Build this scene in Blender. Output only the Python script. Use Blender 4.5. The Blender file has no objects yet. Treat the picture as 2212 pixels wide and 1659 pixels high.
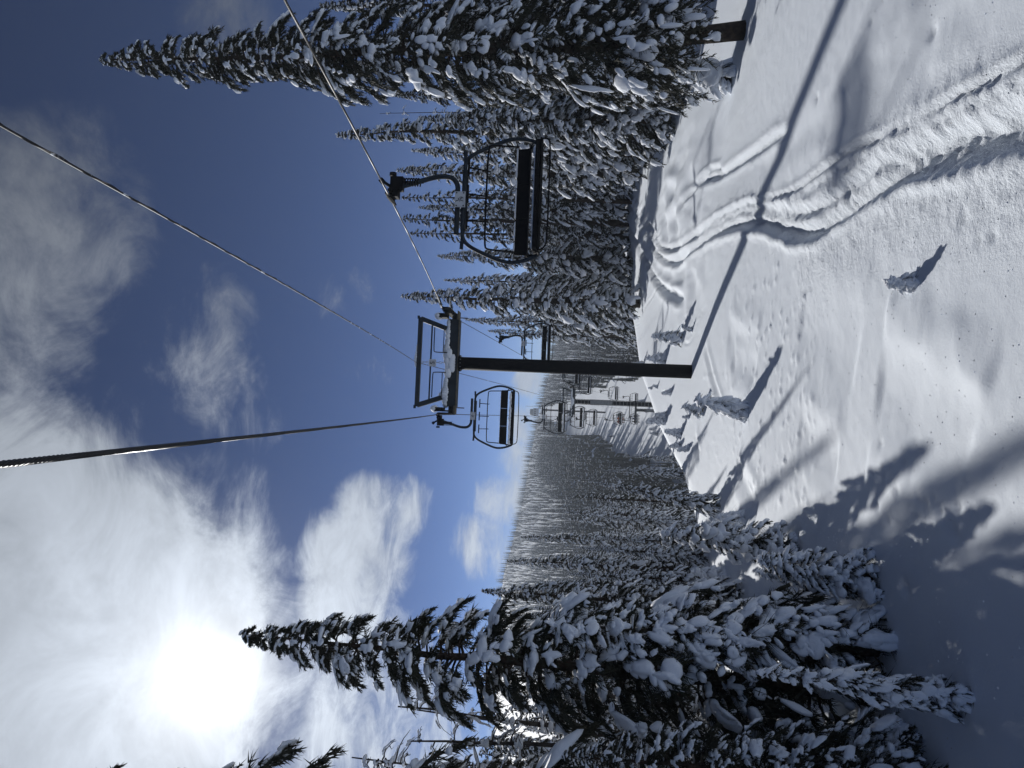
import bpy, bmesh, math, random
import numpy as np
from mathutils import Vector, Matrix

# ------------------------------------------------------------------ camera, sky, sun, exposure
sc = bpy.context.scene
col = sc.collection
PITCH, ROLL, EYE = math.radians(4.5), math.radians(2.2), 4.3       # phone held on its side, tipped a little up
FPX = 1534.0                                                       # focal length for a 2212 x 1659 picture
FWD = np.array([0, math.cos(PITCH), math.sin(PITCH)])
_r0 = np.array([1., 0, 0]); _u0 = np.array([0, -math.sin(PITCH), math.cos(PITCH)])
RGT = _r0*math.cos(ROLL) + _u0*math.sin(ROLL)
UPV = _u0*math.cos(ROLL) - _r0*math.sin(ROLL)
EYEP = np.array([0, 0, EYE])
cam = bpy.data.cameras.new('camera'); camo = bpy.data.objects.new('camera', cam); col.objects.link(camo)
cam.sensor_fit = 'HORIZONTAL'; cam.sensor_width = 36; cam.lens = 36*FPX/2212
cam.clip_start = 0.1; cam.clip_end = 8000
m = Matrix.Identity(4)
for i in range(3):
    m[i][0] = -UPV[i]; m[i][1] = RGT[i]; m[i][2] = -FWD[i]; m[i][3] = EYEP[i]
camo.matrix_world = m
sc.camera = camo

SUN_AZ, SUN_EL = math.radians(-24.2), math.radians(24.8)
SUND = np.array([math.sin(SUN_AZ)*math.cos(SUN_EL), math.cos(SUN_AZ)*math.cos(SUN_EL), math.sin(SUN_EL)])

def ray(x, y):
    d = FWD*FPX + RGT*((1659-y)-829.5) + UPV*(1106-x)
    return d/d[1]
def at(x, y, Y):
    return EYEP + ray(x, y)*Y

w = bpy.data.worlds.new('World'); sc.world = w; w.use_nodes = True
nt = w.node_tree; nt.nodes.clear(); L = nt.links
def nd(tree, t, **kw):
    n = tree.nodes.new(t)
    for k, v in kw.items(): setattr(n, k, v)
    return n
def mth(tree, op, a, b=None, c=None, clamp=False):
    n = tree.nodes.new('ShaderNodeMath'); n.operation = op; n.use_clamp = clamp
    for i, v in enumerate((a, b, c)):
        if v is None: continue
        if isinstance(v, (int, float)): n.inputs[i].default_value = v
        else: tree.links.new(v, n.inputs[i])
    return n.outputs[0]
def vdot(tree, v, c):
    n = tree.nodes.new('ShaderNodeVectorMath'); n.operation = 'DOT_PRODUCT'
    tree.links.new(v, n.inputs[0]); n.inputs[1].default_value = tuple(c)
    return n.outputs['Value']
def mrange(tree, v, a, b, c=0., d=1., smooth=True):
    n = tree.nodes.new('ShaderNodeMapRange'); n.interpolation_type = 'SMOOTHSTEP' if smooth else 'LINEAR'
    tree.links.new(v, n.inputs[0])
    for i, x in zip((1, 2, 3, 4), (a, b, c, d)): n.inputs[i].default_value = x
    return n.outputs[0]
def mixc(tree, f, a, b, blend='MIX'):
    n = tree.nodes.new('ShaderNodeMix'); n.data_type = 'RGBA'; n.blend_type = blend
    for sock, v in ((n.inputs[0], f), (n.inputs[6], a), (n.inputs[7], b)):
        if isinstance(v, (int, float)): sock.default_value = v
        elif isinstance(v, tuple): sock.default_value = v
        else: tree.links.new(v, sock)
    return n.outputs[2]
sky = nd(nt, 'ShaderNodeTexSky', sky_type='NISHITA', sun_disc=False, sun_elevation=SUN_EL, sun_rotation=SUN_AZ,
         altitude=3600, air_density=.6, dust_density=.2, ozone_density=3.0)
SKYK = 0.058
tc = nd(nt, 'ShaderNodeTexCoord'); D = tc.outputs['Generated']
sep = nd(nt, 'ShaderNodeSeparateXYZ'); L.new(D, sep.inputs[0])
inv = mth(nt, 'DIVIDE', 1.0, mth(nt, 'ADD', mth(nt, 'MAXIMUM', sep.outputs['Z'], 0.0), 0.28))
sc_ = nd(nt, 'ShaderNodeVectorMath', operation='SCALE'); L.new(D, sc_.inputs[0]); L.new(inv, sc_.inputs['Scale'])
n1 = nd(nt, 'ShaderNodeTexNoise'); n1.inputs['Scale'].default_value = 1.7; n1.inputs['Detail'].default_value = 9
n1.inputs['Roughness'].default_value = .62; n1.inputs['Distortion'].default_value = .35; L.new(sc_.outputs[0], n1.inputs['Vector'])
n2 = nd(nt, 'ShaderNodeTexNoise'); n2.inputs['Scale'].default_value = 5.5; n2.inputs['Detail'].default_value = 8
n2.inputs['Roughness'].default_value = .68; n2.inputs['Distortion'].default_value = .6; L.new(sc_.outputs[0], n2.inputs['Vector'])
nz = mth(nt, 'ADD', mth(nt, 'MULTIPLY', n1.outputs[0], .6), mth(nt, 'MULTIPLY', n2.outputs[0], .4))
# cloud banks by direction (each: picture point that fixes the direction, angular radius, thickness)
banks = [(150, 1470, 400, .62), (0, 1180, 270, .46), (330, 1180, 190, .38), (450, 1060, 120, .26), (470, 1330, 120, .3), (90, 520, 240, .29), (30, 640, 190, .26),
         (430, 720, 160, .24), (510, 860, 140, .25), (300, 900, 90, .12), (820, 1110, 105, .50), (770, 1210, 125, .52), (880, 1070, 60, .34), (745, 1300, 110, .46),
         (790, 1440, 150, .36), (880, 1590, 160, .34), (620, 1590, 200, .34), (1085, 1085, 75, .42), (1050, 1180, 85, .42), (1120, 1000, 60, .36), (1140, 920, 50, .40),
         (1150, 820, 45, .38), (500, 30, 110, .32), (745, 640, 80, .22), (810, 800, 60, .28), (800, 1010, 60, .18), (1100, 640, 70, .25), (880, 960, 50, .12)]
cov = None
DOT = vdot(nt, D, SUND)
for (bx, by, br, bw) in banks:
    d = ray(bx, by); d = d/np.linalg.norm(d); a = br/FPX
    f = mth(nt, 'MULTIPLY', mrange(nt, vdot(nt, D, d), math.cos(a*1.3), math.cos(a*.15)), bw)
    cov = f if cov is None else mth(nt, 'MAXIMUM', cov, f)
cov = mth(nt, 'MAXIMUM', cov, mrange(nt, vdot(nt, D, (0, -.95, .31)), -.35, .35, 0., .24))      # broken cloud added to the unseen sky behind the camera, lightens the shade
dens = mrange(nt, mth(nt, 'ADD', mth(nt, 'MULTIPLY', mth(nt, 'SUBTRACT', nz, .5), 1.9), mth(nt, 'ADD', mth(nt, 'MULTIPLY', cov, 1.35), .30)), .52, .98)
cs = mth(nt, 'MAXIMUM', vdot(nt, D, SUND), 0.0)
g1 = mth(nt, 'POWER', cs, 14.0); g2 = mth(nt, 'POWER', cs, 70.0); g3 = mth(nt, 'POWER', cs, 420.0); g4 = mth(nt, 'POWER', cs, 2500.0)
cb = mth(nt, 'ADD', mth(nt, 'ADD', .07, mth(nt, 'MULTIPLY', mth(nt, 'POWER', cs, 3.0), .22)), mth(nt, 'ADD', mth(nt, 'MULTIPLY', g1, .42), mth(nt, 'MULTIPLY', g2, .17)))
cb = mth(nt, 'ADD', cb, mrange(nt, sep.outputs['Z'], .02, .42, .24, 0.))
cb = mth(nt, 'ADD', cb, mrange(nt, DOT, .4, -.4, 0., .36))                 # clouds lit from the front
cb = mth(nt, 'MULTIPLY', cb, mrange(nt, n2.outputs[0], .3, .7, .8, 1.1))
ccol = nd(nt, 'ShaderNodeVectorMath', operation='SCALE'); ccol.inputs[0].default_value = (.90, .99, 1.12); L.new(cb, ccol.inputs['Scale'])
skc = nd(nt, 'ShaderNodeVectorMath', operation='SCALE'); L.new(sky.outputs[0], skc.inputs[0]); skc.inputs['Scale'].default_value = SKYK
gmn = nd(nt, 'ShaderNodeGamma'); gmn.inputs['Gamma'].default_value = 1.42; L.new(skc.outputs[0], gmn.inputs[0])      # clear cold air: deeper blue
skd = nd(nt, 'ShaderNodeVectorMath', operation='SCALE'); L.new(gmn.outputs[0], skd.inputs[0]); skd.inputs['Scale'].default_value = 1.62
mix = mixc(nt, mth(nt, 'MULTIPLY', dens, mrange(nt, cs, .6, .95, .66, .94)), skd.outputs[0], ccol.outputs[0])
gl = mth(nt, 'ADD', mth(nt, 'MULTIPLY', g4, 2.5), mth(nt, 'ADD', mth(nt, 'MULTIPLY', g3, .38), mth(nt, 'MULTIPLY', g2, .09)))
glc = nd(nt, 'ShaderNodeVectorMath', operation='SCALE'); glc.inputs[0].default_value = (1., .965, .89); L.new(gl, glc.inputs['Scale'])
addn = nd(nt, 'ShaderNodeVectorMath', operation='ADD'); L.new(mix, addn.inputs[0]); L.new(glc.outputs[0], addn.inputs[1])
bg = nd(nt, 'ShaderNodeBackground'); bg.inputs['Strength'].default_value = 1.0; L.new(addn.outputs[0], bg.inputs['Color'])
wo = nd(nt, 'ShaderNodeOutputWorld'); L.new(bg.outputs[0], wo.inputs['Surface'])

sl = bpy.data.lights.new('sun', 'SUN'); sl.energy = 4.0; sl.angle = math.radians(1.4); sl.color = (1, .975, .94)
so = bpy.data.objects.new('sun', sl); col.objects.link(so)
so.rotation_euler = Vector((-SUND[0], -SUND[1], -SUND[2])).to_track_quat('-Z', 'Y').to_euler()
vs = sc.view_settings; vs.view_transform = 'Standard'; vs.look = 'None'; vs.gamma = 1; vs.exposure = 0.08; vs.use_curve_mapping = False
sc.render.engine = 'CYCLES'
sc.cycles.max_bounces = 6; sc.cycles.diffuse_bounces = 4
sc.cycles.use_adaptive_sampling = True; sc.cycles.adaptive_threshold = .02; sc.cycles.use_denoising = True

# ------------------------------------------------------------------ helpers
rng = np.random.default_rng(7)
random.seed(7)

def put(o, parent=None, **props):
    col.objects.link(o)
    if parent is not None: o.parent = parent
    for k, v in props.items(): o[k] = v
    return o
def empty(name, loc=(0, 0, 0), rz=0., **props):
    o = bpy.data.objects.new(name, None); o.empty_display_size = .2
    o.location = loc; o.rotation_euler = (0, 0, rz)
    return put(o, None, **props)
def mesh_from(name, V, F, mats, midx=None, smooth=True):
    V = np.asarray(V, np.float32); F = np.asarray(F, np.int32)
    me = bpy.data.meshes.new(name)
    k = F.shape[1]
    me.vertices.add(len(V)); me.vertices.foreach_set('co', V.ravel())
    me.loops.add(F.size); me.loops.foreach_set('vertex_index', F.ravel())
    me.polygons.add(len(F)); me.polygons.foreach_set('loop_start', np.arange(len(F), dtype=np.int32)*k)
    me.polygons.foreach_set('loop_total', np.full(len(F), k, np.int32))
    if midx is not None: me.polygons.foreach_set('material_index', np.asarray(midx, np.int32))
    me.polygons.foreach_set('use_smooth', np.full(len(F), smooth, bool))
    for mt in (mats if isinstance(mats, (list, tuple)) else [mats]): me.materials.append(mt)
    me.update(); me.validate()
    return me
class Geo:
    def __init__(s): s.v = []; s.f = []; s.n = 0
    def add(s, V, F):
        V = np.asarray(V, float).reshape(-1, 3); F = np.asarray(F, int).reshape(-1, 3)
        s.v.append(V); s.f.append(F + s.n); s.n += len(V)
    def arrays(s):
        return np.vstack(s.v), np.vstack(s.f)
    def mesh(s, name, mat, smooth=True):
        V, F = s.arrays(); return mesh_from(name, V, F, mat, None, smooth)
    def obj(s, name, mat, parent=None, smooth=True, **props):
        return put(bpy.data.objects.new(name, s.mesh(name, mat, smooth)), parent, **props)
    # ---- shapes
    def box(s, c, size, R=None):
        h = np.array(size)/2.
        V = np.array([[x, y, z] for x in (-1, 1) for y in (-1, 1) for z in (-1, 1)])*h
        if R is not None: V = V @ np.asarray(R).T
        q = [(0, 1, 3, 2), (4, 6, 7, 5), (0, 4, 5, 1), (2, 3, 7, 6), (0, 2, 6, 4), (1, 5, 7, 3)]
        F = [t for a, b, c_, d in q for t in ((a, b, c_), (a, c_, d))]
        s.add(V + np.array(c), F); return s
    def beam(s, a, b, wd, ht, up=(0, 0, 1)):
        a = np.array(a, float); b = np.array(b, float); t = b-a; l = np.linalg.norm(t); t /= l
        sd = np.cross(t, up); sd /= np.linalg.norm(sd); u = np.cross(sd, t)
        return s.box((a+b)/2, (l, wd, ht), np.stack([t, sd, u], 1))
    def tube(s, P, r, n=8, cap=True):
        P = np.asarray(P, float); k = len(P); r = np.broadcast_to(np.asarray(r, float), (k,))
        T = np.gradient(P, axis=0); T /= np.linalg.norm(T, axis=1)[:, None] + 1e-12
        ref = np.array([0, 0, 1.]) if abs(T[0, 2]) < .9 else np.array([1., 0, 0])
        A = np.empty_like(P); u = np.cross(T[0], ref); u /= np.linalg.norm(u)
        for i in range(k):
            u = u - T[i]*(u @ T[i]); u /= np.linalg.norm(u) + 1e-12; A[i] = u
        B = np.cross(T, A); ang = np.arange(n)*2*math.pi/n
        V = P[:, None] + r[:, None, None]*(A[:, None]*np.cos(ang)[None, :, None] + B[:, None]*np.sin(ang)[None, :, None])
        i = np.arange(k-1)[:, None]*n; j = np.arange(n)[None]; j2 = (j+1) % n
        a, b, c, d = i+j, i+j2, i+n+j2, i+n+j
        F = np.concatenate([np.stack([a, b, c], -1).reshape(-1, 3), np.stack([a, c, d], -1).reshape(-1, 3)])
        V = V.reshape(-1, 3)
        if cap:
            V = np.vstack([V, P[0], P[-1]]); c0, c1 = k*n, k*n+1
            F = np.vstack([F, [(c0, (q+1) % n, q) for q in range(n)], [(c1, (k-1)*n+q, (k-1)*n+(q+1) % n) for q in range(n)]])
        s.add(V, F); return s
    def cyl(s, a, b, r, n=12, r2=None): return s.tube([a, b], [r, r if r2 is None else r2], n)
def smoothline(pts, n):
    P = np.asarray(pts, float); t = np.r_[0, np.cumsum(np.linalg.norm(np.diff(P, axis=0), axis=1))]
    Q = P.copy()
    for _ in range(3):                                   # corner cutting
        a = Q[:-1]*.75+Q[1:]*.25; b = Q[:-1]*.25+Q[1:]*.75
        Q = np.vstack([Q[:1], np.stack([a, b], 1).reshape(-1, P.shape[1]), Q[-1:]])
    t = np.r_[0, np.cumsum(np.linalg.norm(np.diff(Q, axis=0), axis=1))]; u = np.linspace(0, t[-1], n)
    return np.stack([np.interp(u, t, Q[:, i]) for i in range(P.shape[1])], 1)

# ------------------------------------------------------------------ materials
def material(name, colr, rough=.6, spec=.3, metal=0., var=None, bump=None, trans=0.):
    mt = bpy.data.materials.new(name); mt.use_nodes = True; t = mt.node_tree; b = t.nodes['Principled BSDF']
    b.inputs['Base Color'].default_value = (*colr, 1); b.inputs['Roughness'].default_value = rough
    b.inputs['Specular IOR Level'].default_value = spec; b.inputs['Metallic'].default_value = metal
    tcn = t.nodes.new('ShaderNodeTexCoord')
    if var:
        s_, c2, lo, hi = var
        n = t.nodes.new('ShaderNodeTexNoise'); n.inputs['Scale'].default_value = s_; n.inputs['Detail'].default_value = 5
        t.links.new(tcn.outputs['Object'], n.inputs['Vector'])
        f = mrange(t, n.outputs[0], lo, hi)
        t.links.new(mixc(t, f, (*colr, 1), (*c2, 1)), b.inputs['Base Color'])
    if bump:
        s_, st, dist = bump
        n = t.nodes.new('ShaderNodeTexNoise'); n.inputs['Scale'].default_value = s_; n.inputs['Detail'].default_value = 6
        n.inputs['Roughness'].default_value = .65
        t.links.new(tcn.outputs['Object'], n.inputs['Vector'])
        bn = t.nodes.new('ShaderNodeBump'); bn.inputs['Strength'].default_value = st; bn.inputs['Distance'].default_value = dist
        t.links.new(n.outputs[0], bn.inputs['Height']); t.links.new(bn.outputs[0], b.inputs['Normal'])
    if trans:
        tr = t.nodes.new('ShaderNodeBsdfTranslucent'); tr.inputs[0].default_value = (*colr, 1)
        ms = t.nodes.new('ShaderNodeMixShader'); ms.inputs[0].default_value = trans
        t.links.new(b.outputs[0], ms.inputs[1]); t.links.new(tr.outputs[0], ms.inputs[2])
        t.links.new(ms.outputs[0], t.nodes['Material Output'].inputs['Surface'])
    return mt
SNOW_C = (.82, .85, .90)
M_snow = material('powder_snow_on_boughs', SNOW_C, .75, .2, bump=(9, .5, .05))
M_snowfar = material('far_snow_on_boughs', SNOW_C, .8, .1)
M_needle = material('conifer_needles', (.030, .034, .022), .65, .25, var=(3.0, (.048, .045, .028), .35, .7), trans=.12)
M_bark = material('conifer_bark', (.075, .055, .042), .9, .1, var=(6, (.035, .028, .024), .35, .65), bump=(14, .8, .05))
M_dead = material('grey_dead_wood', (.075, .066, .060), .9, .1, var=(8, (.035, .03, .028), .35, .65), bump=(20, .7, .03))
M_steel = material('blue_grey_painted_steel', (.022, .030, .040), .65, .2, var=(4, (.016, .021, .027), .4, .7), bump=(30, .15, .01))
M_dark = material('black_painted_steel', (.007, .0075, .009), .8, .12, var=(5, (.011, .011, .011), .45, .75), bump=(30, .15, .01))
M_rub = material('black_rubber', (.012, .012, .013), .7, .3, bump=(40, .2, .01))
M_pad = material('black_seat_vinyl', (.006, .006, .007), .75, .12, bump=(50, .2, .006))
M_rope = material('oiled_wire_rope', (.022, .022, .024), .5, .35, metal=.2, var=(40, (.012, .012, .012), .45, .7))
M_frost = material('frosted_cable', (.016, .016, .018), .6, .3, var=(5, (.6, .63, .68), .60, .66))
M_galv = material('galvanised_steel', (.20, .21, .22), .6, .3, metal=.3, var=(9, (.13, .14, .15), .4, .7))
M_plate = material('pale_number_plate', (.50, .52, .55), .55, .3, var=(12, (.38, .4, .43), .45, .75))
M_ink = material('black_lettering', (.01, .01, .012), .6, .2)
M_rust = material('rusty_channel', (.10, .085, .055), .8, .2, var=(8, (.05, .045, .04), .4, .7))

def snow_ground_material():
    mt = bpy.data.materials.new('powder_snow_ground'); mt.use_nodes = True; t = mt.node_tree; b = t.nodes['Principled BSDF']
    b.inputs['Base Color'].default_value = (.80, .855, .92, 1); b.inputs['Roughness'].default_value = .7; b.inputs['Specular IOR Level'].default_value = .25
    tcn = t.nodes.new('ShaderNodeTexCoord')
    a = t.nodes.new('ShaderNodeTexNoise'); a.inputs['Scale'].default_value = 1.1; a.inputs['Detail'].default_value = 4
    c = t.nodes.new('ShaderNodeTexNoise'); c.inputs['Scale'].default_value = 26; c.inputs['Detail'].default_value = 7; c.inputs['Roughness'].default_value = .75
    for n in (a, c): t.links.new(tcn.outputs['Object'], n.inputs['Vector'])
    h = mth(t, 'ADD', mth(t, 'MULTIPLY', a.outputs[0], .05), mth(t, 'MULTIPLY', c.outputs[0], .042))
    e = t.nodes.new('ShaderNodeTexNoise'); e.inputs['Scale'].default_value = 13; e.inputs['Detail'].default_value = 5; e.inputs['Roughness'].default_value = .7
    t.links.new(tcn.outputs['Object'], e.inputs['Vector'])
    at_ = t.nodes.new('ShaderNodeAttribute'); at_.attribute_name = 'churned'
    h = mth(t, 'ADD', h, mth(t, 'MULTIPLY', mth(t, 'MULTIPLY', at_.outputs['Fac'], e.outputs[0]), .60))
    bn = t.nodes.new('ShaderNodeBump'); bn.inputs['Strength'].default_value = .55; bn.inputs['Distance'].default_value = .22
    t.links.new(h, bn.inputs['Height'])
    t.links.new(bn.outputs[0], b.inputs['Normal'])
    # loose crystals that catch the sun
    v = t.nodes.new('ShaderNodeTexVoronoi'); v.inputs['Scale'].default_value = 16; t.links.new(tcn.outputs['Object'], v.inputs['Vector'])
    sepc = t.nodes.new('ShaderNodeSeparateColor'); t.links.new(v.outputs['Color'], sepc.inputs[0])
    pick = mth(t, 'MULTIPLY', mth(t, 'GREATER_THAN', sepc.outputs[0], .86), mth(t, 'LESS_THAN', v.outputs['Distance'], .17))
    gl = t.nodes.new('ShaderNodeBsdfGlossy'); gl.inputs['Roughness'].default_value = .28; gl.inputs[0].default_value = (1, 1, 1, 1)
    cr = t.nodes.new('ShaderNodeVectorMath'); cr.operation = 'SUBTRACT'; t.links.new(v.outputs['Color'], cr.inputs[0]); cr.inputs[1].default_value = (.5, .5, .5)
    cr2 = t.nodes.new('ShaderNodeVectorMath'); cr2.operation = 'SCALE'; t.links.new(cr.outputs[0], cr2.inputs[0]); cr2.inputs['Scale'].default_value = 1.6
    geo = t.nodes.new('ShaderNodeNewGeometry')
    ad = t.nodes.new('ShaderNodeVectorMath'); ad.operation = 'ADD'; t.links.new(cr2.outputs[0], ad.inputs[0]); t.links.new(geo.outputs['Normal'], ad.inputs[1])
    nn = t.nodes.new('ShaderNodeVectorMath'); nn.operation = 'NORMALIZE'; t.links.new(ad.outputs[0], nn.inputs[0])
    t.links.new(nn.outputs[0], gl.inputs['Normal'])
    ms = t.nodes.new('ShaderNodeMixShader'); t.links.new(pick, ms.inputs[0]); t.links.new(b.outputs[0], ms.inputs[1]); t.links.new(gl.outputs[0], ms.inputs[2])
    t.links.new(ms.outputs[0], t.nodes['Material Output'].inputs['Surface'])
    return mt
M_ground = snow_ground_material()

# ------------------------------------------------------------------ terrain
_tab = np.random.default_rng(3).random((256, 256))
def vnoise(x, y, seed=0):
    x = np.asarray(x, float) + seed*17.3; y = np.asarray(y, float) + seed*9.7
    xi = np.floor(x).astype(int); yi = np.floor(y).astype(int); fx = x-xi; fy = y-yi
    fx = fx*fx*(3-2*fx); fy = fy*fy*(3-2*fy)
    g = lambda a, b: _tab[a % 256, b % 256]
    return (g(xi, yi)*(1-fx)+g(xi+1, yi)*fx)*(1-fy) + (g(xi, yi+1)*(1-fx)+g(xi+1, yi+1)*fx)*fy - .5
def sstep(x): x = np.clip(x, 0, 1); return x*x*(3-2*x)
LINE_X0, LINE_K = .66, -.041
def line_x(y): return LINE_X0 + LINE_K*(np.asarray(y, float)-25.4)
def terrain(x, y):
    x = np.asarray(x, float); y = np.asarray(y, float)
    yc = np.interp(x, [-60, -30, -12, -8, -5, -3.2, -1.8, 1, 8, 14, 22, 40, 90], [2, 9, 15, 17.5, 20, 24, 31, 41, 52, 52, 50, 52, 60])
    s = np.maximum(y-yc, 0)
    near = 1.45*sstep((x-3)/11)*sstep((y-17)/24) + .55*sstep((x-9)/8)*sstep((24-y)/14)
    near = near + .35*sstep((-x-3)/5)*sstep((14-y)/8)
    near = near + .14*vnoise(x*.2, y*.2, 1)+.008*vnoise(x*.6, y*.6, 2)
    near = near - .33*s*s/(s+13) + .5*vnoise(x*.09, y*.09, 3)*sstep(s/15)
    fy = np.interp(y, [0, 100, 150, 200, 300, 420, 560, 700, 780, 950, 1600, 4000], [-46, -27, -18.5, -15, -8.2, 2.0, 14.5, 28, 28, 12, -40, -120])
    tilt = np.clip((y-170)/530, 0, 1.1)
    far = fy + tilt*np.clip(-x-12, -130, 190)*.175 + tilt*5*vnoise(x*.011, y*.009, 5) + 1.2*vnoise(x*.05, y*.05, 6)*np.clip((y-150)/200, 0, 1)
    k = 3.0
    d = np.clip((near-far)/k, -20, 20)
    return far + k*np.log1p(np.exp(d))
def hit(x, y, ymax=900.):
    d = ray(x, y); Y = np.linspace(3, ymax, 24000)
    z = EYE + d[2]*Y; g = terrain(d[0]*Y, Y)
    i = np.argmax(z <= g)
    if z[i] > g[i]: return None
    return np.array([d[0]*Y[i], Y[i], g[i]])

def Zk(px): return 1242+.4385*np.array(px)[:, 0], .4385*np.array(px)[:, 1]
def onground(pts, s=None):
    out = []
    for a, b in pts:
        p = hit(a, b, 120.)
        if p is not None: out.append(p[:2])
    return np.array(out)
def zc(pts): return [(1242+.4385*a, .4385*b) for a, b in pts]
def zd(pts): return [(1242+.4385*a, 648+.4385*b) for a, b in pts]
grooves = [  # polyline, half width, depth, berm, crumbs
    (zc([(3600, 130), (2800, 420), (2400, 575), (2212, 650), (2050, 700), (1870, 745), (1700, 800), (1560, 865), (1450, 940), (1330, 1030), (1230, 1105), (1150, 1150), (1070, 1140), (1000, 1115), (900, 1085), (800, 1095), (700, 1130), (610, 1190), (540, 1260), (470, 1300), (400, 1250), (340, 1130), (280, 1020), (200, 930)]), .15, .19, .05, .045),
    (zc([(3600, 30), (2800, 330), (2400, 480), (2212, 560), (2000, 625), (1800, 690), (1620, 755), (1480, 815), (1380, 900), (1250, 990), (1150, 1045), (1060, 1060), (960, 1030), (880, 1020), (800, 1040), (700, 1085), (600, 1150), (520, 1215), (440, 1235), (390, 1180), (340, 1080), (290, 990)]), .12, .12, .04, .045),
    (zc([(2900, 440), (2500, 560), (2212, 610), (2000, 665), (1800, 720), (1620, 790), (1480, 870), (1380, 950), (1250, 1040), (1150, 1095), (1060, 1095), (960, 1070), (880, 1050), (800, 1065), (700, 1105), (600, 1170), (530, 1235)]), .24, .045, .0, .055),
    (zc([(2900, 560), (2500, 660), (2212, 740), (1900, 830), (1650, 920), (1480, 1030), (1330, 1140), (1200, 1220), (1080, 1240)]), .32, .0, .0, .028),
    (zc([(2900, 250), (2500, 400), (2212, 500), (1900, 590), (1700, 660), (1560, 720)]), .16, .04, .02, .035),
    (zc([(2800, -60), (2400, 190), (2212, 300), (2100, 370), (1950, 440), (1850, 490), (1740, 555)]), .06, .05, .025, .04),
    (zc([(1640, 610), (1500, 685), (1350, 740), (1200, 850), (1100, 930), (1000, 968), (920, 985), (800, 1010), (660, 1090)]), .06, .05, .025, .035),
    (zc([(1075, 620), (960, 690), (870, 760), (780, 820), (700, 870), (620, 900), (560, 950), (520, 1040)]), .11, .12, .02, .03),
    (zc([(720, 830), (660, 840), (610, 900), (640, 880), (700, 850)]), .10, .12, .06, .03),
    (zc([(2080, -120), (1900, 10), (1750, 150), (1600, 270), (1450, 385), (1250, 560), (1050, 720), (900, 850)]), .25, .035, .012, .0),
    (zc([(1800, 290), (1600, 420), (1400, 560), (1200, 690)]), .22, .03, .01, .0),
    (zc([(180, 940), (250, 1090), (320, 1220), (390, 1380), (450, 1440), (540, 1475)]), .22, .26, .08, .03),
    (zc([(250, 940), (330, 1060), (400, 1160), (440, 1230)]), .12, .14, .05, .05),
    (zc([(420, 1390), (330, 1540), (300, 1640)]), .06, .05, .02, .01),
    (zc([(560, 1530), (520, 1650), (560, 1720), (640, 1500)]), .06, .04, .02, .01),
    (zd([(750, 180), (830, 240), (900, 300)]), .4, .06, .03, 0), (zd([(770, 320), (840, 355), (880, 400)]), .3, .05, .025, 0),
    (zd([(1100, 640), (1200, 720), (1300, 790)]), .35, .04, .02, 0), (zd([(1100, 90), (1300, 220), (1400, 300)]), .6, .04, .02, 0),
    (zd([(1480, 420), (1650, 520), (1780, 620), (1880, 720), (1950, 800)]), .5, .05, .05, 0),
    (zd([(800, 830), (850, 950), (900, 1040)]), .3, .06, .03, 0), (zd([(590, 680), (610, 780)]), .25, .08, .04, 0),
    (zd([(640, 220), (680, 400), (740, 560)]), .15, .04, .03, 0),
]
def axis(lo_f, hi_f, d, lo, hi, g):
    a = list(np.arange(lo_f, hi_f, d)); s = d
    while a[-1] < hi: s *= g; a.append(a[-1]+s)
    s = d; b = [lo_f]
    while b[-1] > lo: s *= g; b.append(b[-1]-s)
    return np.array(b[:0:-1] + a)
gx = axis(-5.5, 11, .056, -1900, 1900, 1.07)
gy = axis(6.0, 17.5, .056, -320, 2600, 1.032)
GX, GY = np.meshgrid(gx, gy); fx = GX.ravel(); fyv = GY.ravel()
fz = terrain(fx, fyv)
near_i = np.where((fyv > 4) & (fyv < 80) & (np.abs(fx) < 30))[0]
nx, ny = fx[near_i], fyv[near_i]
dz = np.zeros(len(near_i)); churn = np.zeros(len(near_i))
for pts, hw, dep, berm, crumb in grooves:
    P = onground(pts)
    if len(P) < 2: continue
    P = smoothline(P, 90)
    R = hw*7
    sel = np.where((nx > P[:, 0].min()-R) & (nx < P[:, 0].max()+R) & (ny > P[:, 1].min()-R) & (ny < P[:, 1].max()+R))[0]
    q = np.stack([nx[sel], ny[sel]], 1); best = np.full(len(q), 1e9); side = np.zeros(len(q)); tt = np.zeros(len(q))
    for i in range(len(P)-1):
        a, b = P[i], P[i+1]; ab = b-a; ln = ab @ ab + 1e-9
        t = np.clip(((q-a) @ ab)/ln, 0, 1); v = q-(a+t[:, None]*ab); dd = np.hypot(v[:, 0], v[:, 1])
        mk = dd < best; best[mk] = dd[mk]; side[mk] = np.sign(ab[0]*v[mk, 1]-ab[1]*v[mk, 0]); tt[mk] = (i+t[mk])/(len(P)-1)
    fade = sstep(tt*12)*sstep((1-tt)*12)
    wob = 1+.3*vnoise(q[:, 0]*2.2, q[:, 1]*2.2, 11)
    d = best/(hw*wob)
    prof = -dep*np.exp(-d**2)*(1+.35*vnoise(q[:, 0]*2.1, q[:, 1]*2.1, 12)) + berm*np.exp(-((d-1.9)/.7)**2)*np.where(side > 0, 1.25, .7)
    cr = .42*crumb*np.exp(-(d/2.6)**2)*(1-.6*np.exp(-d**2))*(np.abs(vnoise(q[:, 0]*5.5, q[:, 1]*5.5, 13))*1.4 + np.maximum(vnoise(q[:, 0]*11, q[:, 1]*8, 14)+.05, 0)*2.6)
    dz[sel] += (prof+cr)*fade
    if crumb > .02: churn[sel] = np.maximum(churn[sel], fade*np.exp(-(d/2.6)**2)*min(1, crumb/.045))
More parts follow.
